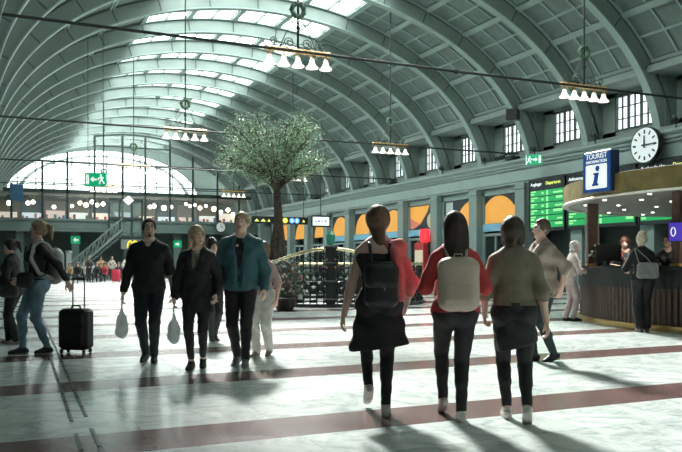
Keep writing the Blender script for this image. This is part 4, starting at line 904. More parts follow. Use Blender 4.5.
        F_.add(cap(Hd(-.017, .088, 1.576), Hd(.017, .088, 1.576), .0075), .006); F_.add(cap(Hd(-.014, .086, 1.565), Hd(.014, .086, 1.565), .008), .006)
        for x in (-1, 1): F_.add(ell3(Hd(x * .076, -.008, 1.625), (.011, .02, .031), M @ rot3(0, 0, x * 20)), .008)
        lp, bp = Hd(0, .094, 1.57), [Hd(x, .092, 1.668) for x in (-.033, .033)]
        def mi(V, Q):
            c = V[Q].mean(1); q = (c - lp) @ M; r = (((q / V3(.024, .022, .0115)) ** 2).sum(1) < 1).astype(int)
            for b in bp: q = (c - b) @ M; r[((q / V3(.021, .02, .0058)) ** 2).sum(1) < 1] = 2
            return r
        o = s.put('body', F_, [s.skin, mat('lips', lip, .45), mat('brow %.2f' % brow[0], brow, .7)], None, mi)
        if eyes:
            for x in (-.032, .032):
                b = MB(); c = Hd(x, .083, 1.645) * s.k; b.ball(c, .0125 * s.k, 10, 0); f = M @ V3(0, 1, 0); b.ball(c + f * .0065 * s.k, .0075 * s.k, 8, 1); b.build('eye', [mat('eye white', (.6, .58, .55), .3), mat('iris', (.03, .025, .02), .2)], s.root, True)
        return o
    def garment(s, name, prims, k, mats, cuts=(), subs=(), folds=.004, seed=1, h=None, extra=None, parent=None):
        F_ = Field(prims, h or s.h)
        for p in prims: F_.add(p, k)
        if folds: F_.folds(folds, seed=seed)
        for pt, nr in cuts: F_.plane(pt, nr)
        for p in subs: F_.sub(p, .006)
        if extra: F_.fn(extra)
        return s.put(name, F_, mats, parent)
    def top(s, col, name='shirt', sleeve=.5, hem=.88, neck=.075, vneck=0, d=.012, loose=.0, fold=.004, open_=0, seed=1, rough=.75, straps=False, side=None, flare=0.):
        m = mat(name + ' %.2f %.2f %.2f' % col, col, rough, var=.15, scale=14, bump=.15); pr = [grow(p, d + loose) for p in s.t_belly] + [grow(p, d) for p in s.t_chest] + [grow(p, d) for p in s.t_pel]
        if not straps: pr += [grow(p, d * .8) for p in s.t_sho]
        if flare: pr.append(cap(s.U(0, 0, 1.12), s.U(0, 0, hem), .14 + d, .14 + d + flare, (s.MU @ V3(0, 1, 0), .8)))
        subs = [ell3(s.U(0, .03, 1.515), (neck, neck * 1.05, .07), s.MU)]
        if vneck: subs += [cap(s.U(0, .12, 1.46), s.U(0, .16, 1.46 - vneck), .055, .012)]
        if open_: subs += [cap(s.U(0, .17, 1.45), s.U(0, .19, hem - .1), open_ * 1.3, open_), cap(s.U(0, .1, 1.46), s.U(0, .16, 1.2), .06, open_)]
        for dd in (1, -1):
            sl = sleeve[0 if dd == 1 else 1] if isinstance(sleeve, tuple) else sleeve
            if sl <= 0: continue
            if sl <= 1: e = s.sh[dd] + (s.el[dd] - s.sh[dd]) * sl; pr.append(cap(s.sh[dd], e, .047 + d * .8 + loose * .3 + (0 if s.f else .004), .044 + d + loose * .8 + (0 if s.f else .004)))
            else: pr += [grow(p, d * .8 + loose * .3) for p in s.a_up[dd]] + [cap(s.el[dd], s.el[dd] + (s.wr[dd] - s.el[dd]) * min(.97, sl - 1), .040 + d * .8 + loose * .3, .029 + d * .8 + loose * .2)]
        cuts = [(s.U(0, 0, hem), s.MU @ V3(0, 0, -1))]
        if straps: cuts.append((s.U(0, 0, 1.39), s.MU @ V3(0, -.25, 1)))
        if side: cuts.append((s.U(side * .02, 0, 1.3), s.MU @ V3(-side, 0, 0)))
        return s.garment(name, pr, .03, m, cuts, subs, fold, seed)
    def trousers(s, col, name='trousers', d=.008, leg=.97, top=1.03, fold=.003, loose=0., seed=2, rough=.75):
        m = mat(name + ' %.2f %.2f %.2f' % col, col, rough, var=.2, scale=10, bump=.15); pr = [grow(p, d) for p in s.t_pel] + [grow(p, d - .002) for p in s.t_belly]
        F_ = Field(pr + sum(([grow(p, d + .02 + loose) for p in s.l_th[q] + s.l_sh[q]] for q in (1, -1)), []), s.h)
        for p in pr: F_.add(p, .045)
        for q in (1, -1):
            for p in s.l_th[q]: F_.add(grow(p, d), .03)
            e = s.kn[q] + (s.an[q] - s.kn[q]) * leg; F_.add(cap(s.kn[q], e, .054 + d + loose * .5, .036 + d + loose), .02); F_.add(grow(s.l_sh[q][1], d), .02)
        F_.folds(fold, 55, seed=seed); F_.plane(s.pel + V3(0, 0, top - .95), (0, 0, 1)); return s.put(name, F_, m)
    def shoes(s, col, sole=(.6, .6, .58), d=.008, name='shoe', high=0.):
        for q in (1, -1):
            pr = [grow(p, d) for p in s.foot[q]] + ([cap(s.an[q], s.an[q] + unit(s.kn[q] - s.an[q]) * high, .044, .042)] if high else [])
            F_ = Field(pr, .007)
            for p in pr: F_.add(p, .012)
            F_.plane(s.an[q] - s.fu[q] * .074, -s.fu[q]); F_.plane(s.an[q] + s.fu[q] * (.012 + high), s.fu[q]); sh = s.put(name, F_, mat('shoe %.2f %.2f %.2f' % col, col, .55))
            G_ = Field([grow(p, d + .002) for p in s.foot[q]], .006)
            for p in s.foot[q]: G_.add(grow(p, d + .004), .012)
            G_.plane(s.an[q] - s.fu[q] * .068, s.fu[q]); G_.plane(s.an[q] - s.fu[q] * .085, -s.fu[q]); s.put('sole', G_, mat('sole %.2f' % sole[0], sole, .6), sh)
    def hair(s, col, style='short', seed=3):
        Hd, M = s.Hd, s.MH; m = mat('hair %.2f %.2f' % col[:2], col, .55, var=.35, scale=22, bump=.5); g = .013 if style == 'short' else .022
        pr = [ell3(Hd(0, -.016, 1.662), (.075 + g, .095 + g, .092 + g), M)]; bk = (M @ V3(0, 1, 0), .55)
        subs = [ell3(Hd(0, .105, 1.61), (.068, .085, .078), M)]
        if style == 'short': subs += [ell3(Hd(0, .108, 1.652), (.072, .088, .078), M), ell3(Hd(0, .055, 1.555), (.12, .085, .088), M), ell3(Hd(0, -.02, 1.50), (.12, .13, .07), M)]
        if style == 'long': pr += [cap(Hd(0, -.06, 1.62), s.U(0, -.095, 1.34), .085, .075, bk)] + [cap(Hd(x * .07, -.01, 1.65), s.U(x * .10, .05 if x else 0, 1.33), .038, .026) for x in (-1, 1)]
        if style == 'longback': pr += [cap(Hd(0, -.06, 1.63), s.U(0, -.10, 1.30), .095, .085, bk), cap(Hd(-.05, -.05, 1.6), s.U(-.07, -.08, 1.33), .05, .04), cap(Hd(.05, -.05, 1.6), s.U(.07, -.08, 1.36), .05, .04)]
        if style == 'ponytail': pr += [cap(Hd(0, -.115, 1.70), Hd(0, -.15, 1.67), .03, .04), cap(Hd(0, -.15, 1.67), Hd(0, -.165, 1.52), .042, .018)]; subs += [ell3(Hd(0, .085, 1.615), (.12, .085, .09), M), ell3(Hd(0, .03, 1.52), (.12, .12, .075), M)]
        if style == 'bob': pr += [cap(Hd(x * .06, -.02, 1.65), Hd(x * .07, -.01, 1.55), .045, .035) for x in (-1, 1)] + [cap(Hd(0, -.06, 1.62), Hd(0, -.07, 1.55), .07, .055, bk)]
        if style == 'updo': pr += [ell3(Hd(.01, -.04, 1.755), (.06, .06, .05), M)] + [ell3(Hd(.035 * math.cos(i * 1.3), -.06 + .04 * math.sin(i * 1.3), 1.76), (.03, .03, .03), M) for i in range(5)]; subs += [ell3(Hd(0, .03, 1.52), (.12, .12, .08), M)]
        if style == 'messy': pr += [ell3(Hd(0, -.02, 1.67), (.098, .112, .10), M), ell3(Hd(0, -.085, 1.66), (.07, .06, .07), M), ell3(Hd(.03, -.06, 1.72), (.05, .05, .04), M), cap(Hd(0, -.06, 1.6), s.U(0, -.07, 1.47), .07, .05, bk)]
        F_ = Field(pr, .007)
        for p in pr: F_.add(p, .025)
        for p in subs: F_.sub(p, .01)
        F_.folds(.004, 30, (1, .2, .1), seed); return s.put('hair', F_, m)
    def thing(s, name, label, cat, group=None):           # something the person carries: top-level, same placement
        r = empty(name, s.root.location, s.root.rotation_euler.z, label, cat, group); return r
    def blob(s, name, prims, k, m, parent, cuts=(), folds=.0, subs=(), h=.007):
        F_ = Field(prims, h)
        for p in prims: F_.add(p, k)
        if folds: F_.folds(folds)
        for a, b in cuts: F_.plane(a, b)
        for p in subs: F_.sub(p, .006)
        V, Q = F_.net(); return mesh_obj(name, V * s.k, Q, m, parent)
    def strap(s, name, pts, r, m, parent):
        b = MB(); b.tube([Vector(np.asarray(p) * s.k) for p in pts], r * s.k, 8); return b.build(name, m, parent, True)
AWAY, TOWARD, LEFT, RIGHT = -YAW, math.pi - YAW, math.pi / 2 - YAW, -math.pi / 2 - YAW
def gp(px, py): p = ground(px, py); p.z = 0; return p
BLK = (.014, .016, .018)
# --- three women walking away in the foreground
A = Figure('woman in black sleeveless top walking away with black backpack and coral cardigan on one shoulder', gp(379, 415), AWAY + R(3), 1.66, dict(wide=1.12, lean=3, footR=(.055, -.02, .085, 0, 6), footL=(-.065, .26, .20, 38, 4), drop=.015, armL=(-.30, -.02, .84), armR=(.25, .12, .95), hyaw=-18), skin=(0.61, 0.40, 0.33))
A.body(); A.hair((.13, .075, .05), 'messy'); A.top(BLK, 'tank_top', 0, .9, straps=True)
A.trousers((.012, .013, .015), 'leggings', .005); A.shoes((.62, .60, .58))
m = mat('black skirt', (.012, .013, .015), .8, bump=.3, scale=10)
A.garment('skirt', [cap(A.pel + V3(0, 0, .10), A.pel + V3(.01, .02, -.36), .145, .225, (V3(0, 1, 0), .78)), cap(A.pel + V3(-.1, -.02, .05), A.pel + V3(-.17, -.02, -.36), .07, .08), cap(A.pel + V3(.1, -.02, .05), A.pel + V3(.17, .02, -.33), .07, .08)], .03, m, [(A.pel + V3(0, 0, -.37), (.12, 0, -1)), (A.pel + V3(0, 0, .14), (0, 0, 1))], folds=.012)
pk = mat('coral cardigan', (.62, .16, .17), .8, var=.12, bump=.3, scale=14)
A.garment('cardigan', [grow(p, .022) for p in A.a_up[1]] + [cap(A.U(.07, -.02, 1.42), A.U(.17, -.01, 1.42), .07), cap(A.U(.12, -.09, 1.37), A.U(.17, -.08, 1.02), .055, .05), cap(A.U(.14, .06, 1.37), A.U(.17, .05, 1.1), .05, .05), cap(A.el[1], A.el[1] * .6 + A.wr[1] * .4, .058, .05)], .03, pk, folds=.008)
for sd in (-1, 1): A.strap('top_strap', [A.U(sd * .075, -.118, 1.33), A.U(sd * .075, -.098, 1.42), A.U(sd * .078, -.02, 1.476), A.U(sd * .075, .06, 1.43), A.U(sd * .07, .10, 1.36)], .009, mat('black strap', BLK, .6), A.root)
def backpack(fig, label, col, w, h, dpt, zc, flap=True, soft=.05, strapcol=None, sr=.014):
    r = fig.thing('backpack', label, 'backpack'); m = mat('bag %.2f %.2f' % col[:2], col, .45, bump=.12, scale=20); yb = -.135 - dpt / 2; fy = fig.MU @ V3(0, 1, 0)
    pr = [cap(fig.U(x, yb, zc + z0), fig.U(x, yb, zc + z1), dpt / 2) for x in np.linspace(-w / 2 + dpt / 2, w / 2 - dpt / 2, 5) for z0, z1 in ((-h / 2 + dpt / 2, h / 2 - dpt / 2),)]
    fig.blob('bag_body', pr, soft, m, r, folds=.003)
    if flap: fig.blob('flap', [cap(fig.U(x, yb - .022, zc + .02 + .02 * abs(x) / w), fig.U(x, yb - .012, zc + h / 2 - .06), dpt / 2 + .004) for x in np.linspace(-w / 2 + dpt / 2, w / 2 - dpt / 2, 4)], soft, m, r)
    else: fig.blob('pocket', [cap(fig.U(x, yb - dpt * .30, zc - h / 2 + .09), fig.U(x, yb - dpt * .28, zc - .03), dpt * .32) for x in np.linspace(-w / 2 + .08, w / 2 - .08, 4)], soft, m, r)
    ms = mat('bag strap %.2f' % (strapcol or col)[0], strapcol or col, .6)
    for sd in (-1, 1): fig.strap('shoulder_strap', [fig.U(sd * .07, yb + .04, zc + h / 2 - .05), fig.U(sd * .085, -.09, 1.445), fig.U(sd * .095, 0, 1.485), fig.U(sd * .105, .085, 1.42), fig.U(sd * .13, .12, 1.25), fig.U(sd * .16, .03, zc - .1), fig.U(sd * .12, yb + .05, zc - h / 2 + .05)], sr, ms, r)
    fig.strap('top_handle', [fig.U(-.04, yb + .02, zc + h / 2 - .03), fig.U(-.03, yb, zc + h / 2 + .035), fig.U(.03, yb, zc + h / 2 + .035), fig.U(.04, yb + .02, zc + h / 2 - .03)], .008, ms, r)
    return r
bp = backpack(A, 'small black leather backpack with flap on the back of the coral-cardigan woman', (.018, .022, .026), .28, .36, .12, 1.10)
A.strap('zip_pull', [A.U(.01, -.29, 1.08), A.U(.02, -.292, 1.05)], .005, m_grey, bp)

B = Figure('woman in red shirt with long dark hair walking away in the middle of the foreground', gp(455, 421), AWAY, 1.60, dict(lean=4, footR=(.05, -.02, .085, 0, 4), footL=(-.06, .30, .14, 25, 2), drop=.015, armL=(-.20, .20, 1.13), armR=(.20, .20, 1.10), poleR=(.45, -1, -.6), poleL=(-.45, -1, -.6), hyaw=8), skin=(0.63, 0.41, 0.33))
B.body(); B.hair((.035, .022, .018), 'longback'); B.top((.50, .050, .055), 'shirt', .95, .92, loose=.012, fold=.006); B.trousers(BLK, 'trousers', .008); B.shoes((.66, .64, .60))
backpack(B, 'cream fabric backpack on the back of the red-shirted woman', (.56, .47, .38), .34, .42, .15, 1.15, False, .05, (.5, .42, .34))

C = Figure('woman in olive top with dark wrap tied at the waist, rightmost of three walking away', gp(514, 419), AWAY - R(6), 1.57, dict(lean=2, footL=(-.055, .04, .085, 0, 4), footR=(.08, -.24, .13, 32, 6), drop=.02, armL=(-.24, .12, .92), armR=(.27, -.02, .86), hyaw=-30), skin=(0.67, 0.44, 0.35))
C.body(); C.hair((.05, .038, .028), 'bob'); C.top((.20, .175, .125), 'blouse', 1.15, 1.0, loose=.03, d=.022, fold=.006); C.trousers(BLK, 'trousers', .008, .9); C.shoes((.66, .64, .60))
C.garment('waist_wrap', [cap(C.pel + V3(0, 0, .06), C.pel + V3(.03, 0, -.30), .155, .185, (V3(0, 1, 0), .85))], .03, mat('dark wrap', (.022, .028, .030), .8, bump=.3), [(C.pel + V3(0, 0, -.31), (.3, 0, -1)), (C.pel + V3(0, 0, .08), (0, 0, 1))], folds=.010)

D = Figure('man in loose taupe shirt and dark teal jeans crossing behind the olive-topped woman', gp(544, 361), LEFT + R(14), 1.76, dict(lean=3, footR=(.06, .10, .085, 0, 6), footL=(-.06, -.10, .10, 14, 6), drop=.012, armR=(.24, .16, .98), armL=(-.27, -.08, .92)), female=False, skin=(0.67, 0.46, 0.38))
D.body(); D.hair((.10, .075, .055), 'short'); D.top((.33, .27, .23), 'shirt', 1.3, .80, loose=.025, d=.022, fold=.010, flare=.03); D.trousers((.018, .040, .046), 'jeans', .012); D.shoes((.012, .012, .013), (.03, .03, .03))

# --- trio walking towards the camera on the left
M = Figure('bearded man in black sweater and dark jeans walking towards the camera', gp(149, 362), TOWARD + R(4), 1.76, dict(lean=-1, footL=(-.07, .06, .085, 0, 10), footR=(.065, -.14, .10, 12, 8), drop=.012, armR=(.30, .02, .86), armL=(-.29, .04, .87), hyaw=14, hpitch=4), female=False, skin=(0.68, 0.46, 0.38))
M.body(brow=(.05, .035, .03)); M.hair((.035, .028, .024), 'short'); M.top((.010, .011, .012), 'sweater', (1.9, 1.08), .86, vneck=.09, d=.018, loose=.02, fold=.006); M.trousers((.012, .016, .024), 'jeans', .014); M.shoes((.02, .024, .028), (.14, .15, .16))
M.garment('beard', [ell3(M.Hd(0, .072, 1.545), (.026, .026, .022), M.MH), cap(M.Hd(-.024, .086, 1.588), M.Hd(.024, .086, 1.588), .0055), cap(M.Hd(-.03, .078, 1.585), M.Hd(-.024, .078, 1.55), .007), cap(M.Hd(.03, .078, 1.585), M.Hd(.024, .078, 1.55), .007)], .008, mat('beard', (.03, .024, .02), .8), h=.005, folds=0)
def plastic_bag(fig, sd, label, col):
    r = fig.thing('plastic_bag', label, 'bag'); w = fig.wr[sd] + unit(fig.wr[sd] - fig.el[sd]) * .10; m = mat('plastic %.2f' % col[0], col, .3, alpha=.72, bump=.4, scale=14)
    fig.blob('bag_body', [ell3(w + V3(0, 0, -.34), (.075, .11, .13)), cap(w + V3(0, 0, -.26), w + V3(0, 0, -.12), .06, .02)], .06, m, r, folds=.01); fig.strap('handle', [w + V3(0, .03, -.14), w + V3(0, .02, -.01), w + V3(0, -.02, -.01), w + V3(0, -.03, -.14)], .006, m, r)
plastic_bag(M, 1, 'pale grey plastic carrier bag hanging from the hand of the bearded man', (.42, .50, .49))
W = Figure('blonde woman in black blazer and patterned shirt walking between two men', gp(197, 368), TOWARD + R(2), 1.64, dict(lean=0, footR=(.055, .08, .085, 0, 8), footL=(-.06, -.10, .10, 14, 6), drop=.012, armR=(.26, .06, .88), armL=(-.25, .10, .92), hyaw=34), skin=(0.71, 0.48, 0.39))
W.body(); W.hair((.44, .33, .21), 'long'); W.top((.13, .15, .12), 'shirt', .4, .90, neck=.07, vneck=.05); W.top(BLK, 'blazer', 1.92, .70, d=.026, loose=.018, open_=.030, fold=.006, flare=.02); W.trousers(BLK, 'leggings', .006, .86); W.shoes((.014, .014, .015), (.03, .03, .03))
plastic_bag(W, 1, 'pale green plastic bag hanging beside the blonde woman in black', (.34, .46, .42))
T = Figure('fair-haired man in teal denim jacket and black trousers walking towards the camera', gp(241, 366), TOWARD + R(-3), 1.82, dict(lean=-2, footR=(.065, -.12, .10, 12, 8), footL=(-.065, .08, .085, 0, 8), drop=.012, armR=(.28, .06, .87), armL=(-.28, .08, .88), hpitch=8, hyaw=-4), female=False, skin=(0.73, 0.50, 0.40))
T.body(brow=(.22, .15, .09)); T.hair((.36, .25, .13), 'short'); T.top(BLK, 'shirt', .3, .90, neck=.07); T.top((.036, .11, .13), 'jacket', 1.93, .86, d=.026, loose=.022, open_=.038, fold=.006); T.trousers((.010, .011, .013), 'trousers', .012); T.shoes((.16, .17, .17), (.5, .5, .48))
b = MB()
for sd in (-1, 1): b.prism([(0, 0), (sd * .05, -.02), (sd * .055, -.09), (sd * .012, -.06)][::sd], Vector(T.U(sd * .03, .118, 1.46) * T.k), Vector(T.MU @ V3(1, 0, 0)), Vector(T.MU @ V3(0, -.25, 1)), Vector(T.MU @ V3(0, .012, 0)))
b.build('collar', mat('jacket collar', (.05, .14, .165), .75), T.root)
G = Figure('small person in pale cream trousers half hidden behind the man in teal jacket', gp(263, 356), TOWARD - R(20), 1.48, dict(footR=(.06, .10, .085, 0, 8), footL=(-.06, -.10, .1, 12, 6), armR=(.25, .08, .88), armL=(-.26, .06, .88)), skin=(0.67, 0.45, 0.37))
G.body(); G.hair((.20, .13, .08), 'bob'); G.top((.46, .33, .30), 'blouse', .9, .84, loose=.02); G.trousers((.60, .58, .53), 'trousers', .02, .95, loose=.012); G.shoes((.20, .15, .13))
K = Figure('dark-haired person in pale pink top behind the blonde woman and the teal jacket', gp(213, 341), TOWARD + R(30), 1.57, dict(footR=(.06, .08, .085, 0, 8), footL=(-.06, -.08, .1, 10, 6)), skin=(0.63, 0.41, 0.34))
K.body(); K.hair((.02, .018, .017), 'updo'); K.top((.60, .45, .44), 'blouse', .9, .88, loose=.015); K.trousers((.03, .033, .036), 'trousers', .012); K.shoes((.03, .03, .03))

# --- left edge
L_ = Figure('woman with ponytail in black top and blue jeans standing in profile beside the suitcase', gp(37, 353.5), LEFT + R(38), 1.78, dict(lean=-2, footR=(.06, .16, .085, 0, 6), footL=(-.055, -.12, .085, 0, 10), drop=.012, armL=(-.30, -.30, .97), poleL=(-.9, -.7, .2), armR=(.22, .16, .98), hyaw=-26, hpitch=-3), skin=(0.63, 0.43, 0.35))
L_.body(); L_.hair((.26, .18, .11), 'ponytail'); L_.top(BLK, 'top', 1.93, .98, neck=.085, vneck=.05, loose=.006); L_.trousers((.17, .27, .35), 'jeans', .010, fold=.005); L_.shoes((.018, .022, .024), (.35, .36, .36))
bk = backpack(L_, 'pale grey backpack on the back of the woman with a ponytail', (.36, .38, .36), .30, .44, .17, 1.17, False, .06, (.42, .42, .39), .030)
r = L_.thing('crossbody_bag', 'small black crossbody bag in front of the woman in blue jeans', 'bag')
L_.blob('pouch', [cap(L_.U(-.20 + .03 * i, .15 + .02 * i, .93), L_.U(-.20 + .03 * i, .15 + .02 * i, 1.02), .05) for i in range(5)], .04, mat('black pouch', (.015, .016, .017), .5), r, folds=.002)
L_.strap('strap', [L_.U(-.18, .17, 1.02), L_.U(-.05, .185, 1.2), L_.U(.06, .14, 1.40), L_.U(.10, .02, 1.49), L_.U(.08, -.11, 1.42), L_.U(-.05, -.16, 1.2), L_.U(-.20, -.04, 1.05), L_.U(-.22, .1, 1.0)], .010, mat('black strap', BLK, .6), r)
N = Figure('dark-haired woman in black standing at the left edge, facing left', gp(14, 344), LEFT, 1.56, dict(lean=4, footR=(.055, .10, .085, 0, 8), footL=(-.055, -.06, .085, 0, 8), armR=(.18, .26, 1.08), armL=(-.20, .24, 1.05), hpitch=-8, hyaw=14), skin=(0.61, 0.40, 0.33))
N.body(); N.hair((.028, .022, .02), 'ponytail'); N.top((.016, .018, .02), 'jacket', 1.9, .84, d=.02, loose=.015); N.trousers((.016, .018, .02), 'trousers', .018, loose=.012); N.shoes((.42, .30, .28), (.5, .45, .42))
r = N.thing('shoulder_bag', 'dark grey shoulder bag on the hip of the woman at the left edge', 'bag')
N.blob('bag_body', [cap(N.U(-.25, -.12 + .05 * i, .86), N.U(-.25, -.12 + .05 * i, .99), .06) for i in range(5)], .05, mat('bag dark', (.03, .036, .038), .5), r, folds=.003)
N.strap('strap', [N.U(-.24, -.12, .98), N.U(-.2, -.10, 1.3), N.U(-.12, -.03, 1.49), N.U(-.2, .08, 1.3), N.U(-.24, .09, .98)], .01, mat('black strap', BLK, .6), r)
# suitcase
p = gp(76, 353); r = empty('suitcase', (p.x, p.y, 0), LEFT + R(80), 'upright black wheeled suitcase with extended handle beside the woman in jeans', 'suitcase')
b = MB(); b.bbox((0, 0, .325), (.42, .25, .55), .045); b.build('shell', mat('black suitcase fabric', (.016, .017, .019), .7, bump=.15, scale=60), r, True)
b = MB(); b.bbox((0, .135, .22), (.34, .05, .26), .02); b.build('front_pocket', mat('black suitcase fabric', BLK), r); b = MB(); b.bbox((0, .135, .46), (.34, .04, .14), .015); b.build('upper_pocket', mat('black suitcase fabric', BLK), r)
b = MB()
for x in (-.085, .085): b.tube([(x, -.07, .58), (x, -.07, .985)], .011, 8)
b.build('handle_rods', m_grey, r); b = MB(); b.tube([(-.10, -.07, .985), (-.05, -.07, 1.0), (.05, -.07, 1.0), (.10, -.07, .985)], .018, 8); b.build('grip', m_black, r)
b = MB(); b.tube([(-.07, .0, .60), (-.05, 0, .64), (.05, 0, .64), (.07, 0, .60)], .012, 6); b.build('carry_handle', m_black, r)
for x in (-.16, .16):
    for y in (-.09, .09):
        b = MB(); b.tube([(x - .012, y, .028), (x + .012, y, .028)], .028, 12); b.box((x - .018, y - .015, .03), (x + .018, y + .015, .06)); b.build('wheel', m_black, r)

# --- at the information counter
p = gp(570, 321); E = Figure('white-haired woman in pale pink suit standing at the left end of the counter', p, RIGHT + R(0), 1.68, dict(lean=8, footR=(.06, .06, .085, 0, 8), footL=(-.06, -.08, .085, 0, 8), armR=(.16, .34, 1.10), armL=(-.16, .32, 1.08), hpitch=-8), skin=(0.71, 0.49, 0.41))
E.body(); E.hair((.62, .60, .57), 'bob'); E.top((.60, .50, .48), 'jacket', 1.9, .82, d=.02, loose=.012, flare=.01); E.trousers((.56, .44, .43), 'trousers', .014, loose=.008); E.shoes((.02, .02, .02), (.04, .04, .04))
Fg = Figure('blonde woman in black seen from behind leaning on the counter with grey handbag', gp(643, 332), AWAY - R(4), 1.74, dict(lean=7, footR=(.06, .0, .085, 0, 8), footL=(-.06, -.05, .085, 0, 8), armR=(.20, .30, 1.10), armL=(-.20, .28, 1.10)), skin=(0.68, 0.46, 0.38))
Fg.body(); Fg.hair((.56, .50, .38), 'updo'); Fg.top((.013, .014, .015), 'blouse', 1.5, .84, d=.018, loose=.02); Fg.trousers((.012, .013, .014), 'trousers', .02, .93, loose=.02); Fg.shoes((.10, .07, .06), (.03, .03, .03))
r = Fg.thing('handbag', 'grey leather handbag hanging behind the blonde woman in black at the counter', 'bag')
Fg.blob('bag_body', [cap(Fg.U(-.12 + .055 * i, -.20, .99), Fg.U(-.10 + .05 * i, -.20, 1.15), .055) for i in range(6)], .05, mat('grey leather', (.20, .205, .20), .45), r, folds=.004)
Fg.strap('strap', [Fg.U(-.11, -.2, 1.16), Fg.U(-.15, -.14, 1.38), Fg.U(-.13, -.02, 1.49), Fg.U(-.15, .06, 1.40)], .010, mat('grey strap', (.22, .22, .215), .5), r); Fg.strap('strap', [Fg.U(.13, -.2, 1.16), Fg.U(.02, -.17, 1.30), Fg.U(-.12, -.05, 1.485)], .010, mat('grey strap', (.2, .2, .2)), r)
p = kpt(624.5, 3.3); H1 = Figure('clerk with dark red hair in black shirt behind the monitor at the counter', (p.x, p.y, 0), TOWARD - R(15), 1.80, dict(lean=5, armR=(.2, .32, 1.16), armL=(-.2, .3, 1.16), hpitch=-14, hyaw=-10), skin=(0.61, 0.39, 0.32))
H1.body(); H1.hair((.08, .03, .025), 'bob'); H1.top((.022, .024, .027), 'shirt', .9, .85, vneck=.06); H1.trousers(BLK); H1.shoes(BLK)
H1.strap('lanyard', [H1.U(-.07, .06, 1.45), H1.U(-.03, .16, 1.25), H1.U(0, .165, 1.18), H1.U(.03, .16, 1.25), H1.U(.07, .06, 1.45)], .008, mat('lanyard red', (.5, .06, .06), .6), H1.root)
p = kpt(669, 3.4); H2 = Figure('clerk with tied brown hair in black top at the right edge behind the counter', (p.x, p.y, 0), TOWARD - R(40), 1.76, dict(lean=6, armR=(.16, .34, 1.14), armL=(-.18, .3, 1.14), hyaw=-6), skin=(0.63, 0.40, 0.33))
H2.body(); H2.hair((.075, .04, .025), 'ponytail'); H2.top((.016, .017, .019), 'blouse', 1.5, .85, loose=.01); H2.trousers(BLK); H2.shoes(BLK)
# ================================================================ people and seats at the far end of the hall
FARY = 55.0
def far_person(label, col, hair, sit, trous=(.03, .035, .04), style='short'):
    pose = dict(armR=(.22, .22, 1.02), armL=(-.22, .22, 1.02)) if not sit else dict(drop=.42, footR=(.12, .46, .085, 0, 8), footL=(-.12, .44, .085, 0, 8), armR=(.2, .32, .95), armL=(-.2, .3, .95))
    f = Figure(label, (0, 0, 0), TOWARD, 1.72, pose, 'people waiting at the far end', h=.018); f.body(eyes=False); f.hair(hair, style); f.top(col, 'coat', 1.9, .84, d=.025, loose=.015); f.trousers(trous, 'trousers', .015); f.shoes(BLK, (.1, .1, .1)); return f
FP = [('person in cream coat', (.48, .42, .36), (.1, .07, .05)), ('person in red coat', (.40, .05, .06), (.04, .03, .025)), ('person in dark grey coat', (.05, .055, .06), (.2, .15, .1)), ('person in white top', (.6, .6, .58), (.05, .04, .03)), ('person in black coat', (.02, .022, .024), (.12, .08, .06)), ('person in tan coat', (.36, .24, .15), (.03, .025, .02))]
spots = [(84, 56, 0), (89, 53, 2), (93, 58, 3), (97, 52, 4), (101, 56, 5), (105, 53, 1), (108, 58, 2), (112, 55, 0), (119, 54, 4), (122, 57, 5), (126, 53, 3), (129, 56, 2), (60, 54, 2), (52, 50, 4), (70, 57, 5), (78, 51, 4)]
names = ['leftmost', 'second', 'third', 'fourth', 'fifth', 'sixth', 'seventh', 'eighth', 'ninth', 'tenth', 'eleventh', 'twelfth', 'thirteenth', 'fourteenth', 'fifteenth', 'rightmost']
ordx = sorted(range(len(spots)), key=lambda i: spots[i][0]); rank = {i: q for q, i in enumerate(ordx)}
protos = {}
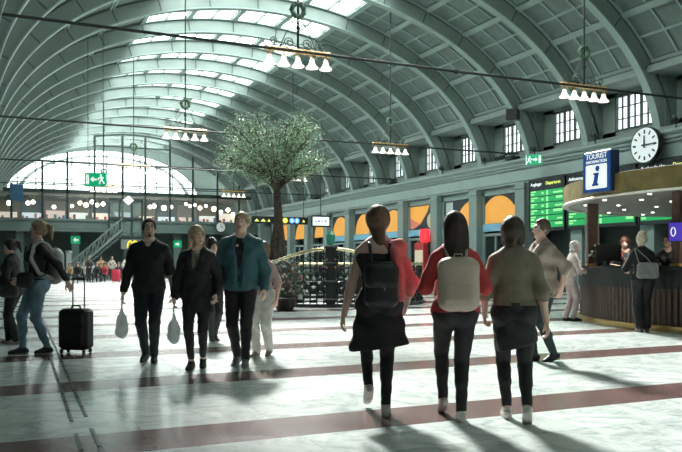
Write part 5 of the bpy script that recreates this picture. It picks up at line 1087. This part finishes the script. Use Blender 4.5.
def seat_xy(px, Y): return (ray(px) * Y, Y)
for i, (px, Y, v) in enumerate(spots):
    sit = i % 3 != 1; key = (v, sit); lab, col, hc = FP[v]; x, y = seat_xy(px, Y)
    nth = names[rank[i]].replace('leftmost', 'first').replace('rightmost', 'sixteenth'); lb = '%s %s, %s from left in the far waiting area' % (lab, 'seated' if sit else 'standing', nth)
    if key not in protos: protos[key] = far_person(lb, col, hc, sit, style=['short', 'bob', 'long'][v % 3]).root; o = protos[key]
    else: o = copy_tree(protos[key])
    tag(o, lb, 'person', 'people waiting at the far end'); o.location = (x, y, 0); o.rotation_euler = (0, 0, TOWARD + R((i * 47) % 120 - 60) * (0 if sit else 1))
    if sit:
        if 'chair' not in protos:
            c = empty('waiting_chair', (0, 0, 0), TOWARD); b = MB(); b.bbox((0, .02, .42), (.5, .48, .06), .02); b.build('seat', m_black, c); b = MB(); b.bbox((0, -.24, .68), (.5, .05, .46), .02); b.build('backrest', m_black, c)
            for sx in (-.2, .2):
                for sy in (-.18, .2): b = MB(); b.tube([(sx, sy, 0), (sx, sy, .4)], .018, 6); b.build('leg', m_grey, c)
            protos['chair'] = c; ch = c
        else: ch = copy_tree(protos['chair'])
        ch.location = (x, y, 0); ch.rotation_euler = (0, 0, TOWARD); tag(ch, 'dark waiting chair under the seated person %s from left, far end' % nth, 'chair', 'dark chairs of the waiting area')
x, y = seat_xy(116, 51); r = empty('red_suitcase', (x, y, 0), TOWARD, 'bright red suitcase standing among the people waiting at the far end', 'suitcase')
b = MB(); b.bbox((0, 0, .46), (.52, .32, .76), .06); b.build('shell', mat('red shell', (.55, .03, .07), .4), r, True); b = MB(); b.tube([(-.12, -.1, .9), (-.12, -.1, 1.15), (.12, -.1, 1.15), (.12, -.1, .9)], .015, 6); b.build('handle', m_grey, r)
for sx in (-.22, .22): b = MB(); b.tube([(sx - .02, 0, .035), (sx + .02, 0, .035)], .035, 10); b.box((sx - .02, -.02, .035), (sx + .02, .02, .1)); b.build('wheel', m_black, r)
